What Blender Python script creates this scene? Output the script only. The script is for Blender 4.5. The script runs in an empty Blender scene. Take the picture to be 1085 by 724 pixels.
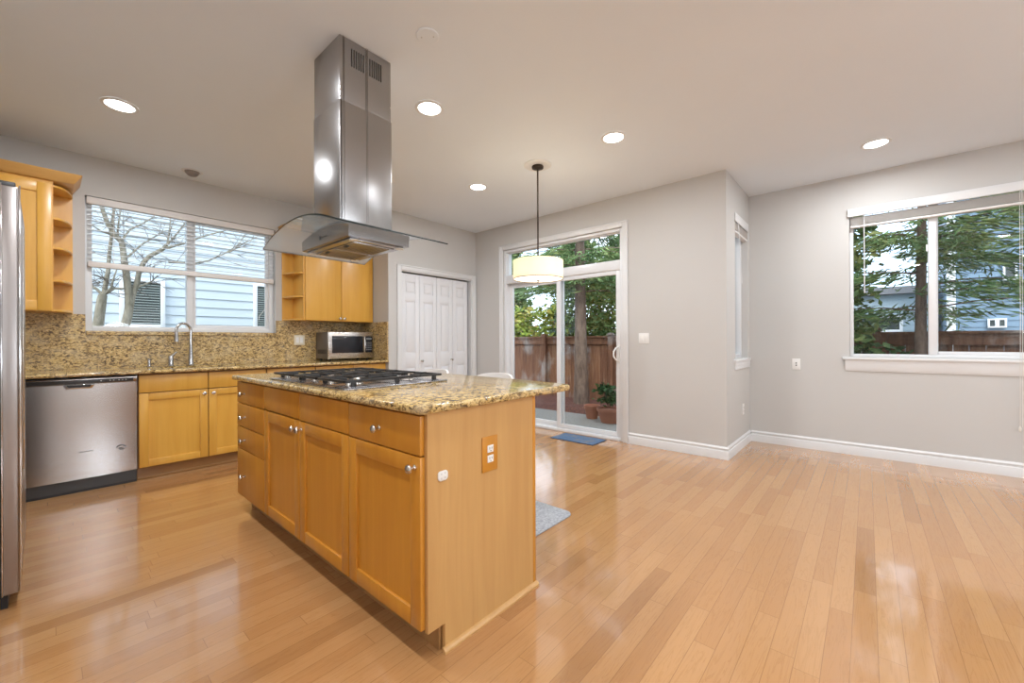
import bpy, bmesh, math, random
from mathutils import Vector, Matrix
random.seed(7)
SC = bpy.context.scene
COL = SC.collection

# ------------------------------------------------------------------ camera
CAM_H = 1.125
_f, _yaw, _roll = 432.59, math.radians(41.025), math.radians(-0.229)
_F = Vector((-math.sin(_yaw), math.cos(_yaw), 0)); _R0 = Vector((math.cos(_yaw), math.sin(_yaw), 0)); _U0 = Vector((0, 0, 1))
_R = _R0*math.cos(_roll) + _U0*math.sin(_roll); _U = -_R0*math.sin(_roll) + _U0*math.cos(_roll)
cam = bpy.data.cameras.new('camera'); cam.sensor_width = 36.0; cam.lens = _f/1085*36.0
cam.clip_start = 0.05; cam.clip_end = 200
camo = bpy.data.objects.new('camera', cam); COL.objects.link(camo)
camo.matrix_world = Matrix(((_R.x, _U.x, -_F.x, 0), (_R.y, _U.y, -_F.y, 0), (_R.z, _U.z, -_F.z, CAM_H), (0, 0, 0, 1)))
SC.camera = camo

# ------------------------------------------------------------------ exposure, sky, lamps
SC.view_settings.view_transform = 'Standard'; SC.view_settings.look = 'None'
SC.view_settings.exposure = 0.2; SC.view_settings.gamma = 1.0; SC.view_settings.use_curve_mapping = False
SKY_STRENGTH = 2.6
LAMP_W = 15.0          # each recessed ceiling lamp
LAMP_COL = (.95, 0.985, 1.03)
H = 2.743              # ceiling height

w = bpy.data.worlds.new('overcast_sky'); SC.world = w; w.use_nodes = True
nt = w.node_tree; nt.nodes.clear()
o = nt.nodes.new('ShaderNodeOutputWorld'); bg = nt.nodes.new('ShaderNodeBackground')
tc = nt.nodes.new('ShaderNodeTexCoord'); nz = nt.nodes.new('ShaderNodeTexNoise'); rp = nt.nodes.new('ShaderNodeValToRGB')
nz.inputs['Scale'].default_value = 2.2; nz.inputs['Detail'].default_value = 6
rp.color_ramp.elements[0].position = .42; rp.color_ramp.elements[0].color = (.60, .78, 1.0, 1)
rp.color_ramp.elements[1].position = .62; rp.color_ramp.elements[1].color = (.95, .97, 1.0, 1)
nt.links.new(tc.outputs['Generated'], nz.inputs['Vector']); nt.links.new(nz.outputs['Fac'], rp.inputs['Fac'])
nt.links.new(rp.outputs['Color'], bg.inputs['Color']); bg.inputs['Strength'].default_value = SKY_STRENGTH
nt.links.new(bg.outputs[0], o.inputs[0])

def lamp(name, loc, watts, size=.13, col=LAMP_COL):
    l = bpy.data.lights.new(name, 'AREA'); l.shape = 'DISK'; l.size = size; l.energy = watts; l.color = col
    ob = bpy.data.objects.new(name, l); ob.location = loc; COL.objects.link(ob); return ob
DOWNLIGHTS = [(-3.828, .348), (-2.28, 1.76), (-1.514, 2.977), (.058, 4.501), (-3.062, 2.988)]
for (x, y) in DOWNLIGHTS: lamp('ceiling_lamp_light', (x, y, H-.022), LAMP_W)
# soft high sun from behind the house; it reaches no window of this room
sun = bpy.data.lights.new('hazy_sun', 'SUN'); sun.energy = 2.8; sun.angle = math.radians(25); sun.color = (1, .97, .92)
suno = bpy.data.objects.new('hazy_sun', sun); COL.objects.link(suno); suno.rotation_euler = Vector((-.35, .75, -.95)).to_track_quat('-Z', 'Y').to_euler()
# added fill lights behind the camera, brightening the ceiling and walls
for (x, y, z, e) in [(2.85, 1.15, 1.3, 52), (2.85, 2.4, 1.3, 26), (2.75, -2.6, 1.3, 52)]:
    l = bpy.data.lights.new('unseen_fill_light', 'POINT'); l.energy = e; l.color = (.84, .93, 1.04); l.shadow_soft_size = .32
    ob = bpy.data.objects.new('unseen_fill_light', l); ob.location = (x, y, z); COL.objects.link(ob)
# the same ceiling lamps carry on in the half of the room behind the camera
for (x, y) in [(-.75, .35), (.75, 3.0), (2.3, 4.4), (1.6, .9), (.8, -1.6), (2.3, -1.6), (-2.28, .348)]:
    lamp('ceiling_lamp_light', (x, y, H-.022), LAMP_W*1.15)

# ------------------------------------------------------------------ materials
def new_mat(name):
    m = bpy.data.materials.new(name); m.use_nodes = True
    return m, m.node_tree, m.node_tree.nodes['Principled BSDF']
def plain(name, col, rough=.5, metal=0., spec=.5, **kw):
    m, nt, b = new_mat(name)
    b.inputs['Base Color'].default_value = (*col, 1); b.inputs['Roughness'].default_value = rough
    b.inputs['Metallic'].default_value = metal; b.inputs['Specular IOR Level'].default_value = spec
    for k, v in kw.items(): b.inputs[k].default_value = v
    return m
def N(nt, t, **kw):
    n = nt.nodes.new(t)
    for k, v in kw.items(): setattr(n, k, v)
    return n
def math_node(nt, op, a, b=None):
    n = N(nt, 'ShaderNodeMath', operation=op)
    for i, v in enumerate((a, b)):
        if v is None: continue
        if isinstance(v, (int, float)): n.inputs[i].default_value = v
        else: nt.links.new(v, n.inputs[i])
    return n.outputs[0]
def ramp(nt, fac, stops):
    r = N(nt, 'ShaderNodeValToRGB'); e = r.color_ramp.elements
    while len(e) < len(stops): e.new(.5)
    for i, (p, c) in enumerate(stops): e[i].position = p; e[i].color = (*c, 1)
    nt.links.new(fac, r.inputs['Fac']); return r.outputs['Color']
def mixc(nt, fac, a, b, mode='MIX'):
    n = N(nt, 'ShaderNodeMix', data_type='RGBA', blend_type=mode)
    for i, v in ((0, fac), (6, a), (7, b)):
        if isinstance(v, (int, float)): n.inputs[i].default_value = v
        elif isinstance(v, tuple): n.inputs[i].default_value = (*v, 1)
        else: nt.links.new(v, n.inputs[i])
    return n.outputs[2]
def coords(nt, scale=(1, 1, 1), rot=(0, 0, 0), kind='Object'):
    t = N(nt, 'ShaderNodeTexCoord'); mp = N(nt, 'ShaderNodeMapping')
    mp.inputs['Scale'].default_value = scale; mp.inputs['Rotation'].default_value = rot
    nt.links.new(t.outputs[kind], mp.inputs['Vector']); return mp.outputs['Vector']
def noise(nt, vec, scale, detail=4, rough=.55, dist=0.):
    n = N(nt, 'ShaderNodeTexNoise'); n.inputs['Scale'].default_value = scale; n.inputs['Detail'].default_value = detail
    n.inputs['Roughness'].default_value = rough; n.inputs['Distortion'].default_value = dist
    nt.links.new(vec, n.inputs['Vector']); return n.outputs['Fac']
def bump(nt, b, h, strength=.2, dist=.01):
    n = N(nt, 'ShaderNodeBump'); n.inputs['Strength'].default_value = strength; n.inputs['Distance'].default_value = dist
    nt.links.new(h, n.inputs['Height']); nt.links.new(n.outputs[0], b.inputs['Normal'])

def wall_paint(name, col):
    m, nt, b = new_mat(name); v = coords(nt); b.inputs['Roughness'].default_value = .6
    n1 = noise(nt, v, 1.2, 3); c = mixc(nt, n1, tuple(x*.97 for x in col), tuple(min(1, x*1.03) for x in col))
    nt.links.new(c, b.inputs['Base Color']); bump(nt, b, noise(nt, v, 260, 2), .06, .002); return m

def oak_floor():
    m, nt, b = new_mat('oak_plank_floor'); L = nt.links
    t = N(nt, 'ShaderNodeTexCoord'); s = N(nt, 'ShaderNodeSeparateXYZ'); L.new(t.outputs['Object'], s.inputs[0])
    W = .0745
    u = math_node(nt, 'DIVIDE', math_node(nt, 'ADD', s.outputs['X'], .048+W*200), W)
    colid = math_node(nt, 'FLOOR', u); uf = math_node(nt, 'FRACT', u)
    wn = N(nt, 'ShaderNodeTexWhiteNoise', noise_dimensions='1D'); L.new(colid, wn.inputs['W'])
    ln = math_node(nt, 'ADD', math_node(nt, 'MULTIPLY', wn.outputs['Value'], .45), .55)
    wn2 = N(nt, 'ShaderNodeTexWhiteNoise', noise_dimensions='1D'); L.new(math_node(nt, 'ADD', colid, 77.3), wn2.inputs['W'])
    v = math_node(nt, 'DIVIDE', math_node(nt, 'ADD', s.outputs['Y'], math_node(nt, 'ADD', math_node(nt, 'MULTIPLY', wn2.outputs['Value'], 9.), 30.)), ln)
    rowid = math_node(nt, 'FLOOR', v); vf = math_node(nt, 'FRACT', v)
    cb = N(nt, 'ShaderNodeCombineXYZ'); L.new(colid, cb.inputs[0]); L.new(rowid, cb.inputs[1])
    wn3 = N(nt, 'ShaderNodeTexWhiteNoise', noise_dimensions='3D'); L.new(cb.outputs[0], wn3.inputs['Vector'])
    base = ramp(nt, wn3.outputs['Value'], [(0, (.40, .195, .072)), (.10, (.46, .228, .086)), (.5, (.495, .256, .100)), (1, (.53, .285, .116))])
    # grain: stretched along the board, shifted per board
    off = N(nt, 'ShaderNodeVectorMath', operation='SCALE'); L.new(wn3.outputs['Color'], off.inputs[0]); off.inputs['Scale'].default_value = 17.
    ad = N(nt, 'ShaderNodeVectorMath', operation='ADD'); L.new(t.outputs['Object'], ad.inputs[0]); L.new(off.outputs[0], ad.inputs[1])
    mp = N(nt, 'ShaderNodeMapping'); mp.inputs['Scale'].default_value = (26, 1.6, 1); L.new(ad.outputs[0], mp.inputs['Vector'])
    g1 = noise(nt, mp.outputs[0], 1.0, 5, .6, 1.2)
    wv = math_node(nt, 'FRACT', math_node(nt, 'MULTIPLY', g1, 7.))
    g = ramp(nt, wv, [(0, (.80, .74, .66)), (.35, (1, 1, 1)), (1, (1, 1, 1))])
    c = mixc(nt, .62, base, g, 'MULTIPLY')
    mp2 = N(nt, 'ShaderNodeMapping'); mp2.inputs['Scale'].default_value = (160, 5, 1); L.new(ad.outputs[0], mp2.inputs['Vector'])
    c = mixc(nt, math_node(nt, 'MULTIPLY', noise(nt, mp2.outputs[0], 1, 3), .28), c, (.36, .19, .08))
    du = math_node(nt, 'MULTIPLY', math_node(nt, 'MINIMUM', uf, math_node(nt, 'SUBTRACT', 1., uf)), W)
    dv = math_node(nt, 'MULTIPLY', math_node(nt, 'MINIMUM', vf, math_node(nt, 'SUBTRACT', 1., vf)), ln)
    gap = math_node(nt, 'LESS_THAN', math_node(nt, 'MINIMUM', du, dv), .0011)
    c = mixc(nt, math_node(nt, 'MULTIPLY', gap, .55), c, (.20, .095, .035))
    L.new(c, b.inputs['Base Color'])
    b.inputs['Roughness'].default_value = .19; b.inputs['Specular IOR Level'].default_value = .5
    b.inputs['Coat Weight'].default_value = .75; b.inputs['Coat Roughness'].default_value = .07
    hgt = math_node(nt, 'ADD', math_node(nt, 'MULTIPLY', gap, -1.), math_node(nt, 'MULTIPLY', wn3.outputs['Value'], .06))
    hgt = math_node(nt, 'ADD', hgt, math_node(nt, 'MULTIPLY', noise(nt, t.outputs['Object'], 5., 1), .3))
    bump(nt, b, hgt, .09, .004); return m

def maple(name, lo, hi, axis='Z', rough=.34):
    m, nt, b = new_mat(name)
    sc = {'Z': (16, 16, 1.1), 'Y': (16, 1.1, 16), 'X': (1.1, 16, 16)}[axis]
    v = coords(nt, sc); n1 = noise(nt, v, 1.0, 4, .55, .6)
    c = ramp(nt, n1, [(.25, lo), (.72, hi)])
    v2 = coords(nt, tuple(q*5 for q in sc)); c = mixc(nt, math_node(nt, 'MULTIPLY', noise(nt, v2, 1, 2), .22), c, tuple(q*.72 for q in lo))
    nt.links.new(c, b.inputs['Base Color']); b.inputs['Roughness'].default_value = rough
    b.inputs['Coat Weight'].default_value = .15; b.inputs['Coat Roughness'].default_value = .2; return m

def granite(name, rough):
    m, nt, b = new_mat(name)
    v = coords(nt, (1, 1.0, 1.7), (math.radians(38), math.radians(12), math.radians(20)))
    n1 = noise(nt, v, 36, 7, .68, .9)
    c = ramp(nt, n1, [(.33, (.020, .013, .008)), (.42, (.12, .070, .028)), (.48, (.47, .30, .10)), (.56, (.66, .47, .19)), (.68, (.74, .58, .31)), (.8, (.52, .46, .36))])
    n2 = noise(nt, v, 75, 5, .7, .3)
    k = ramp(nt, n2, [(.40, (1, 1, 1)), (.46, (0, 0, 0))])
    c = mixc(nt, math_node(nt, 'MULTIPLY', k, .72), c, (.055, .032, .018))
    n3 = noise(nt, v, 7, 3); c = mixc(nt, ramp(nt, n3, [(.45, (0, 0, 0)), (.75, (.45, .45, .45))]), c, (.62, .52, .36))
    nt.links.new(c, b.inputs['Base Color']); b.inputs['Roughness'].default_value = rough
    b.inputs['Specular IOR Level'].default_value = .5; return m

def steel(name, col=(.62, .60, .58), rough=.27, axis='Z'):
    m, nt, b = new_mat(name); b.inputs['Metallic'].default_value = 1; b.inputs['Base Color'].default_value = (*col, 1)
    b.inputs['Roughness'].default_value = rough; b.inputs['Anisotropic'].default_value = .3; return m

def thin_glass(name, tint=(1, 1, 1), f0=.04, gain=1.0, ex=5.):
    """thin clear sheet: see-through, with a Schlick mirror term that is the same from both sides"""
    m = bpy.data.materials.new(name); m.use_nodes = True; nt = m.node_tree; nt.nodes.clear()
    o = N(nt, 'ShaderNodeOutputMaterial'); mx = N(nt, 'ShaderNodeMixShader'); tr = N(nt, 'ShaderNodeBsdfTransparent'); gl = N(nt, 'ShaderNodeBsdfGlossy')
    tr.inputs['Color'].default_value = (*tint, 1); gl.inputs['Roughness'].default_value = .01
    geo = N(nt, 'ShaderNodeNewGeometry'); dt = N(nt, 'ShaderNodeVectorMath', operation='DOT_PRODUCT')
    nt.links.new(geo.outputs['Normal'], dt.inputs[0]); nt.links.new(geo.outputs['Incoming'], dt.inputs[1])
    c = math_node(nt, 'ABSOLUTE', dt.outputs['Value']); p = math_node(nt, 'POWER', math_node(nt, 'SUBTRACT', 1., c), ex)
    f = math_node(nt, 'ADD', math_node(nt, 'MULTIPLY', p, (1-f0)*gain), f0)
    nt.links.new(f, mx.inputs['Fac']); nt.links.new(tr.outputs[0], mx.inputs[1]); nt.links.new(gl.outputs[0], mx.inputs[2]); nt.links.new(mx.outputs[0], o.inputs[0])
    return m

def emit(name, col, s):
    m, nt, b = new_mat(name); b.inputs['Base Color'].default_value = (*col, 1)
    b.inputs['Emission Color'].default_value = (*col, 1); b.inputs['Emission Strength'].default_value = s; return m

M = {}
M['wall'] = wall_paint('grey_wall_paint', (.55, .535, .51))
M['ceiling'] = wall_paint('white_ceiling_paint', (.77, .82, .87))
M['white'] = plain('white_trim_paint', (.72, .72, .715), .35)
M['vinyl'] = plain('white_window_vinyl', (.74, .745, .75), .3)
M['door_white'] = plain('white_door_paint', (.76, .76, .77), .38)
M['floor'] = oak_floor()
M['maple'] = maple('honey_maple', (.68, .345, .050), (.76, .42, .075))
M['maple_island'] = maple('amber_maple', (.54, .215, .020), (.62, .27, .030))
M['maple_panel'] = maple('pale_maple_panel', (.53, .285, .095), (.62, .36, .13), rough=.4)
M['maple_h'] = maple('maple_moulding', (.60, .32, .09), (.68, .39, .13), 'Y')
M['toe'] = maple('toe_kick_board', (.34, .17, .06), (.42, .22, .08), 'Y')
M['cab_in'] = plain('gap_shaded_cabinet_box', (.22, .095, .025), .5)  # box darkened so shade in the gaps between fronts is in its colour
M['granite'] = granite('golden_granite', .12); M['granite_splash'] = granite('golden_granite_wall', .38)
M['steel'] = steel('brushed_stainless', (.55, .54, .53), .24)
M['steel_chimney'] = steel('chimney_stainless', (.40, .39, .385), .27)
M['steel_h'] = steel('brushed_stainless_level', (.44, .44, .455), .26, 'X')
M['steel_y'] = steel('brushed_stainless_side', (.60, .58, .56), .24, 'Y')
M['nickel'] = plain('brushed_nickel', (.62, .59, .54), .24, 1.)
M['chrome'] = plain('polished_chrome', (.62, .62, .62), .12, 1.)
M['black'] = plain('black_plastic', (.012, .012, .013), .35)
M['iron'] = plain('cast_iron', (.018, .017, .016), .42)
M['blackglass'] = plain('black_glass', (.012, .014, .02), .06)
M['greydark'] = plain('dark_grey_panel', (.045, .043, .042), .3)
M['bronze'] = plain('dark_bronze', (.055, .04, .03), .38, .8)
M['plate'] = plain('white_plate_plastic', (.80, .79, .76), .35)
M['ivory'] = plain('ivory_plate', (.72, .66, .52), .4)
M['slot'] = plain('slot_shadow_mark_black', (.03, .03, .03), .6)  # near-black standing in for shade inside slots; also lettering and marks
M['glass'] = thin_glass('window_glass', (.985, .995, .99), .022)
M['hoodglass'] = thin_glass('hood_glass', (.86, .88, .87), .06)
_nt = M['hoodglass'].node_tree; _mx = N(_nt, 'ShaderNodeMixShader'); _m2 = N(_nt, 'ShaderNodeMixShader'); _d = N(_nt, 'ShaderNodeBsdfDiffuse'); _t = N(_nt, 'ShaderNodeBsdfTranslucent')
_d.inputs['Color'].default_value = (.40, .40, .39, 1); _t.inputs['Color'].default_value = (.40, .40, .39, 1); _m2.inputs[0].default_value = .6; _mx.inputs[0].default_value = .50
_old = [n for n in _nt.nodes if n.type == 'BSDF_TRANSPARENT'][0]; _tgt = _old.outputs[0].links[0].to_socket     # grey diffuse layer mixed in, making the glass half opaque
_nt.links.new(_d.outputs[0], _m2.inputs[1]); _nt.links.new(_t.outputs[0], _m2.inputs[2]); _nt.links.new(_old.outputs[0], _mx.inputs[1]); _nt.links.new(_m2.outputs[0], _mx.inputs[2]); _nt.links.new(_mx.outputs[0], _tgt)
M['hoodedge'] = plain('hood_glass_edge', (.012, .02, .018), .15)
M['lens'] = emit('lamp_lens', (1, .97, .92), 9.)
M['diffuser'] = emit('pendant_diffuser', (1, .95, .86), 1.25)
M['blind'] = plain('white_blind_slat', (.86, .86, .85), .4, **{'Transmission Weight': 0.0})
M['blind_wood'] = plain('white_blind_rail', (.74, .71, .68), .45)
M['cord'] = plain('blind_cord', (.70, .66, .60), .7)
M['stool'] = plain('white_stool_shell', (.86, .85, .83), .35)

def fabric_shade():
    m = bpy.data.materials.new('cream_shade_fabric'); m.use_nodes = True; nt = m.node_tree; nt.nodes.clear()
    o = N(nt, 'ShaderNodeOutputMaterial'); mx = N(nt, 'ShaderNodeMixShader'); d = N(nt, 'ShaderNodeBsdfDiffuse'); t = N(nt, 'ShaderNodeBsdfTranslucent')
    d.inputs['Color'].default_value = (.80, .75, .64, 1); t.inputs['Color'].default_value = (.84, .77, .63, 1); mx.inputs[0].default_value = .5
    nt.links.new(d.outputs[0], mx.inputs[1]); nt.links.new(t.outputs[0], mx.inputs[2]); nt.links.new(mx.outputs[0], o.inputs[0]); return m
M['shade'] = fabric_shade()

def mat_fabric(name, c1, c2, scale=60, big=None):
    m, nt, b = new_mat(name); v = coords(nt); n1 = noise(nt, v, scale, 4, .7)
    c = ramp(nt, n1, [(.35, c1), (.65, c2)])
    if big: c = mixc(nt, ramp(nt, noise(nt, v, 9, 3), [(.5, (0, 0, 0)), (.68, (.7, .7, .7))]), c, big)
    nt.links.new(c, b.inputs['Base Color']); b.inputs['Roughness'].default_value = .95
    bump(nt, b, n1, .5, .006); return m
M['bluemat'] = mat_fabric('blue_doormat_pile', (.05, .10, .19), (.11, .18, .29), 70, (.20, .18, .17))
M['greymat'] = mat_fabric('grey_rug_pile', (.26, .28, .31), (.50, .52, .55), 60)
M['matedge'] = plain('dark_mat_binding', (.03, .04, .07), .9)

# outdoors
def siding(name, col, pitch, z0, line=.45):
    m, nt, b = new_mat(name); t = N(nt, 'ShaderNodeTexCoord'); s = N(nt, 'ShaderNodeSeparateXYZ'); nt.links.new(t.outputs['Object'], s.inputs[0])
    fz = math_node(nt, 'FRACT', math_node(nt, 'DIVIDE', math_node(nt, 'ADD', s.outputs['Z'], 50-z0), pitch))
    n1 = noise(nt, coords(nt, (.6, .6, 9)), 2., 3)
    c = mixc(nt, n1, tuple(q*.95 for q in col), tuple(min(1, q*1.05) for q in col))
    nt.links.new(c, b.inputs['Base Color']); b.inputs['Roughness'].default_value = .55
    return m
def bark(name, c1, c2, scale=14):
    m, nt, b = new_mat(name); n1 = noise(nt, coords(nt, (1, 1, .25)), scale, 6, .7, .5)
    nt.links.new(ramp(nt, n1, [(.3, c1), (.68, c2)]), b.inputs['Base Color']); b.inputs['Roughness'].default_value = .9
    bump(nt, b, n1, .6, .02); return m
def leafmat(name, cs):
    m, nt, b = new_mat(name); v = coords(nt); n1 = noise(nt, v, 2.2, 3, .6)
    n2 = noise(nt, v, 26, 2)
    f = math_node(nt, 'ADD', math_node(nt, 'MULTIPLY', n1, .6), math_node(nt, 'MULTIPLY', n2, .4))
    st = [(.34+.3*i/(len(cs)-1), c) for i, c in enumerate(cs)]
    nt.links.new(ramp(nt, f, st), b.inputs['Base Color']); b.inputs['Roughness'].default_value = .6
    b.inputs['Specular IOR Level'].default_value = .2; return m
def fencewood():
    m, nt, b = new_mat('weathered_cedar'); v = coords(nt, (9, 9, .9)); n1 = noise(nt, v, 1.6, 5, .65, .4)
    c = ramp(nt, n1, [(.3, (.10, .042, .024)), (.52, (.20, .088, .046)), (.72, (.28, .155, .09))])
    n2 = noise(nt, coords(nt, (1.3, 1.3, .8)), 1.7, 4, .6)
    c = mixc(nt, ramp(nt, n2, [(.52, (0, 0, 0)), (.66, (.75, .75, .75))]), c, (.36, .33, .31))
    nt.links.new(c, b.inputs['Base Color']); b.inputs['Roughness'].default_value = .85; return m
M['fence'] = fencewood()
M['siding_pale'] = siding('pale_blue_siding', (.55, .63, .69), .157, 0)
M['siding_blue'] = siding('blue_siding', (.15, .24, .34), .13, 0)
M['siding_light'] = siding('light_blue_siding', (.42, .53, .60), .14, 0)
M['bark_pale'] = bark('pale_grey_bark', (.13, .115, .075), (.36, .33, .26), 22)
M['bark'] = bark('brown_bark', (.07, .045, .035), (.24, .17, .13), 16)
M['twig'] = plain('bare_twig', (.12, .10, .08), .9)
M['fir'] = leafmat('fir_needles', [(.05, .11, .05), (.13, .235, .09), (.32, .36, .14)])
M['fir_pale'] = leafmat('pale_fir_needles', [(.06, .12, .05), (.16, .26, .09), (.36, .36, .13)])  # lighter green than fir_needles, for the cedars and the evergreen shrub
M['autumn'] = leafmat('yellow_green_leaves', [(.10, .20, .03), (.30, .38, .06), (.42, .24, .10)])
M['leaf'] = leafmat('dark_green_leaves', [(.012, .03, .012), (.05, .10, .035), (.10, .18, .06)])
M['mulch'] = mat_fabric('bark_mulch', (.045, .015, .012), (.17, .065, .045), 38)
M['concrete'] = mat_fabric('patio_concrete', (.20, .19, .175), (.30, .285, .26), 30)
M['soil'] = mat_fabric('garden_ground', (.10, .085, .06), (.17, .15, .10), 12)
M['terracotta'] = plain('terracotta', (.36, .15, .095), .8)
M['house_white'] = plain('white_house_trim', (.78, .82, .86), .5)
M['darkpane'] = plain('dark_window_pane', (.05, .065, .065), .12)
M['roof'] = plain('grey_roof_shingle', (.09, .09, .095), .9)

# ------------------------------------------------------------------ mesh helpers
ORG = {}
class MB:
    """collects shapes in world coordinates, then links them as one mesh object"""
    def __init__(s): s.bm = bmesh.new(); s.mi = 0
    def _tag(s, faces):
        for f in faces: f.material_index = s.mi
    def box(s, x0, x1, y0, y1, z0, z1, bev=0., seg=2):
        if x0 > x1: x0, x1 = x1, x0
        if y0 > y1: y0, y1 = y1, y0
        if z0 > z1: z0, z1 = z1, z0
        v = [s.bm.verts.new(p) for p in ((x0, y0, z0), (x1, y0, z0), (x1, y1, z0), (x0, y1, z0), (x0, y0, z1), (x1, y0, z1), (x1, y1, z1), (x0, y1, z1))]
        fs = [s.bm.faces.new([v[i] for i in q]) for q in ((3, 2, 1, 0), (4, 5, 6, 7), (0, 1, 5, 4), (1, 2, 6, 5), (2, 3, 7, 6), (3, 0, 4, 7))]
        s._tag(fs)
        if bev > 0:
            bev = min(bev, .45*min(x1-x0, y1-y0, z1-z0))
            es = list({e for f in fs for e in f.edges})
            r = bmesh.ops.bevel(s.bm, geom=es, offset=bev, segments=seg, affect='EDGES', profile=.5)
            s._tag(r['faces'])
        return s
    def prism(s, poly, axis, a0, a1, bev=0., seg=2):
        """poly: 2-D points in the two remaining axes (x,y,z order), pushed along axis"""
        def P(p, a):
            return {'X': (a, p[0], p[1]), 'Y': (p[0], a, p[1]), 'Z': (p[0], p[1], a)}[axis]
        A = [s.bm.verts.new(P(p, a0)) for p in poly]; B = [s.bm.verts.new(P(p, a1)) for p in poly]
        n = len(poly); fs = [s.bm.faces.new([A[i], A[(i+1) % n], B[(i+1) % n], B[i]]) for i in range(n)]
        fs += [s.bm.faces.new(A[::-1]), s.bm.faces.new(B)]
        bmesh.ops.recalc_face_normals(s.bm, faces=fs); s._tag(fs)
        if bev > 0:
            es = list({e for f in fs[-2:] for e in f.edges})
            r = bmesh.ops.bevel(s.bm, geom=es, offset=bev, segments=seg, affect='EDGES', profile=.5); s._tag(r['faces'])
        return s
    def tube(s, pts, rad, seg=10, cap=True):
        pts = [Vector(p) for p in pts]; n = len(pts)
        rs = rad if isinstance(rad, (list, tuple)) else [rad]*n
        rings = []; ref = None
        for i, p in enumerate(pts):
            t = (pts[min(i+1, n-1)]-pts[max(i-1, 0)]).normalized()
            if ref is None: ref = Vector((0, 0, 1)) if abs(t.z) < .9 else Vector((1, 0, 0))
            a = (ref - t*ref.dot(t))
            if a.length < 1e-5: a = t.orthogonal()
            a.normalize(); ref = a; b = t.cross(a)
            rings.append([s.bm.verts.new(p + (a*math.cos(q)+b*math.sin(q))*rs[i]) for q in [2*math.pi*k/seg for k in range(seg)]])
        fs = []
        for i in range(n-1):
            for k in range(seg):
                fs.append(s.bm.faces.new([rings[i][k], rings[i][(k+1) % seg], rings[i+1][(k+1) % seg], rings[i+1][k]]))
        if cap: fs.append(s.bm.faces.new(rings[0][::-1])); fs.append(s.bm.faces.new(rings[-1]))
        s._tag(fs); return s
    def lathe(s, prof, center=(0, 0, 0), axis=(0, 0, 1), seg=24):
        """prof: (radius, height) pairs along axis"""
        ax = Vector(axis).normalized(); a = ax.orthogonal().normalized(); b = ax.cross(a); c = Vector(center)
        rings = []
        for r, h in prof:
            if r < 1e-6: rings.append([s.bm.verts.new(c+ax*h)])
            else: rings.append([s.bm.verts.new(c+ax*h+(a*math.cos(2*math.pi*k/seg)+b*math.sin(2*math.pi*k/seg))*r) for k in range(seg)])
        fs = []
        for i in range(len(rings)-1):
            A, B = rings[i], rings[i+1]
            for k in range(seg):
                k2 = (k+1) % seg
                q = []
                for v in ((A[k] if len(A) > 1 else A[0]), (A[k2] if len(A) > 1 else A[0]), (B[k2] if len(B) > 1 else B[0]), (B[k] if len(B) > 1 else B[0])):
                    if v not in q: q.append(v)
                if len(q) > 2: fs.append(s.bm.faces.new(q))
        if len(rings[0]) > 1: fs.append(s.bm.faces.new(rings[0][::-1]))
        if len(rings[-1]) > 1: fs.append(s.bm.faces.new(rings[-1]))
        s._tag(fs); return s
    def build(s, name, mats, parent=None, kind=None, label=None, smooth=True, ang=32):
        if not isinstance(mats, (list, tuple)): mats = [mats]
        me = bpy.data.meshes.new(name)
        org = ORG.get(parent.name, Vector()) if parent else Vector()
        if org.length: bmesh.ops.translate(s.bm, verts=s.bm.verts[:], vec=-org)
        s.bm.to_mesh(me); s.bm.free()
        for m in mats: me.materials.append(m)
        if smooth:
            me.polygons.foreach_set('use_smooth', [True]*len(me.polygons)); me.set_sharp_from_angle(angle=math.radians(ang))
        ob = bpy.data.objects.new(name, me); COL.objects.link(ob)
        if parent: ob.parent = parent; ORG[ob.name] = org
        if kind: ob['kind'] = kind
        if label: ob['label'] = label
        return ob
def thing(name, loc, label, cat, group=None):
    o = bpy.data.objects.new(name, None); COL.objects.link(o); o.location = loc; o.empty_display_size = .05
    o['label'] = label; o['category'] = cat
    if group: o['group'] = group
    ORG[o.name] = Vector(loc); return o
def tag(o, label, cat, group=None, kind=None):
    o['label'] = label; o['category'] = cat
    if group: o['group'] = group
    if kind: o['kind'] = kind
    return o
def struct(name, loc):
    o = bpy.data.objects.new(name, None); COL.objects.link(o); o.location = loc; o['kind'] = 'structure'; o.empty_display_size = .05
    ORG[o.name] = Vector(loc); return o
def copy_thing(o, loc, label, group=None):
    r = o.copy(); COL.objects.link(r); r.location = loc; r['label'] = label; ORG[r.name] = Vector(loc)
    if group: r['group'] = group
    for ch in list(o.children):
        c = ch.copy(); COL.objects.link(c); c.parent = r
        for g in list(ch.children):
            d = g.copy(); COL.objects.link(d); d.parent = c
    return r
def raw(name, verts, faces, mat, parent=None, kind=None, smooth=False):
    me = bpy.data.meshes.new(name); me.from_pydata(verts, [], faces); me.materials.append(mat); me.update()
    if smooth: me.polygons.foreach_set('use_smooth', [True]*len(me.polygons))
    ob = bpy.data.objects.new(name, me); COL.objects.link(ob)
    if parent: ob.parent = parent
    if kind: ob['kind'] = kind
    return ob

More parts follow.
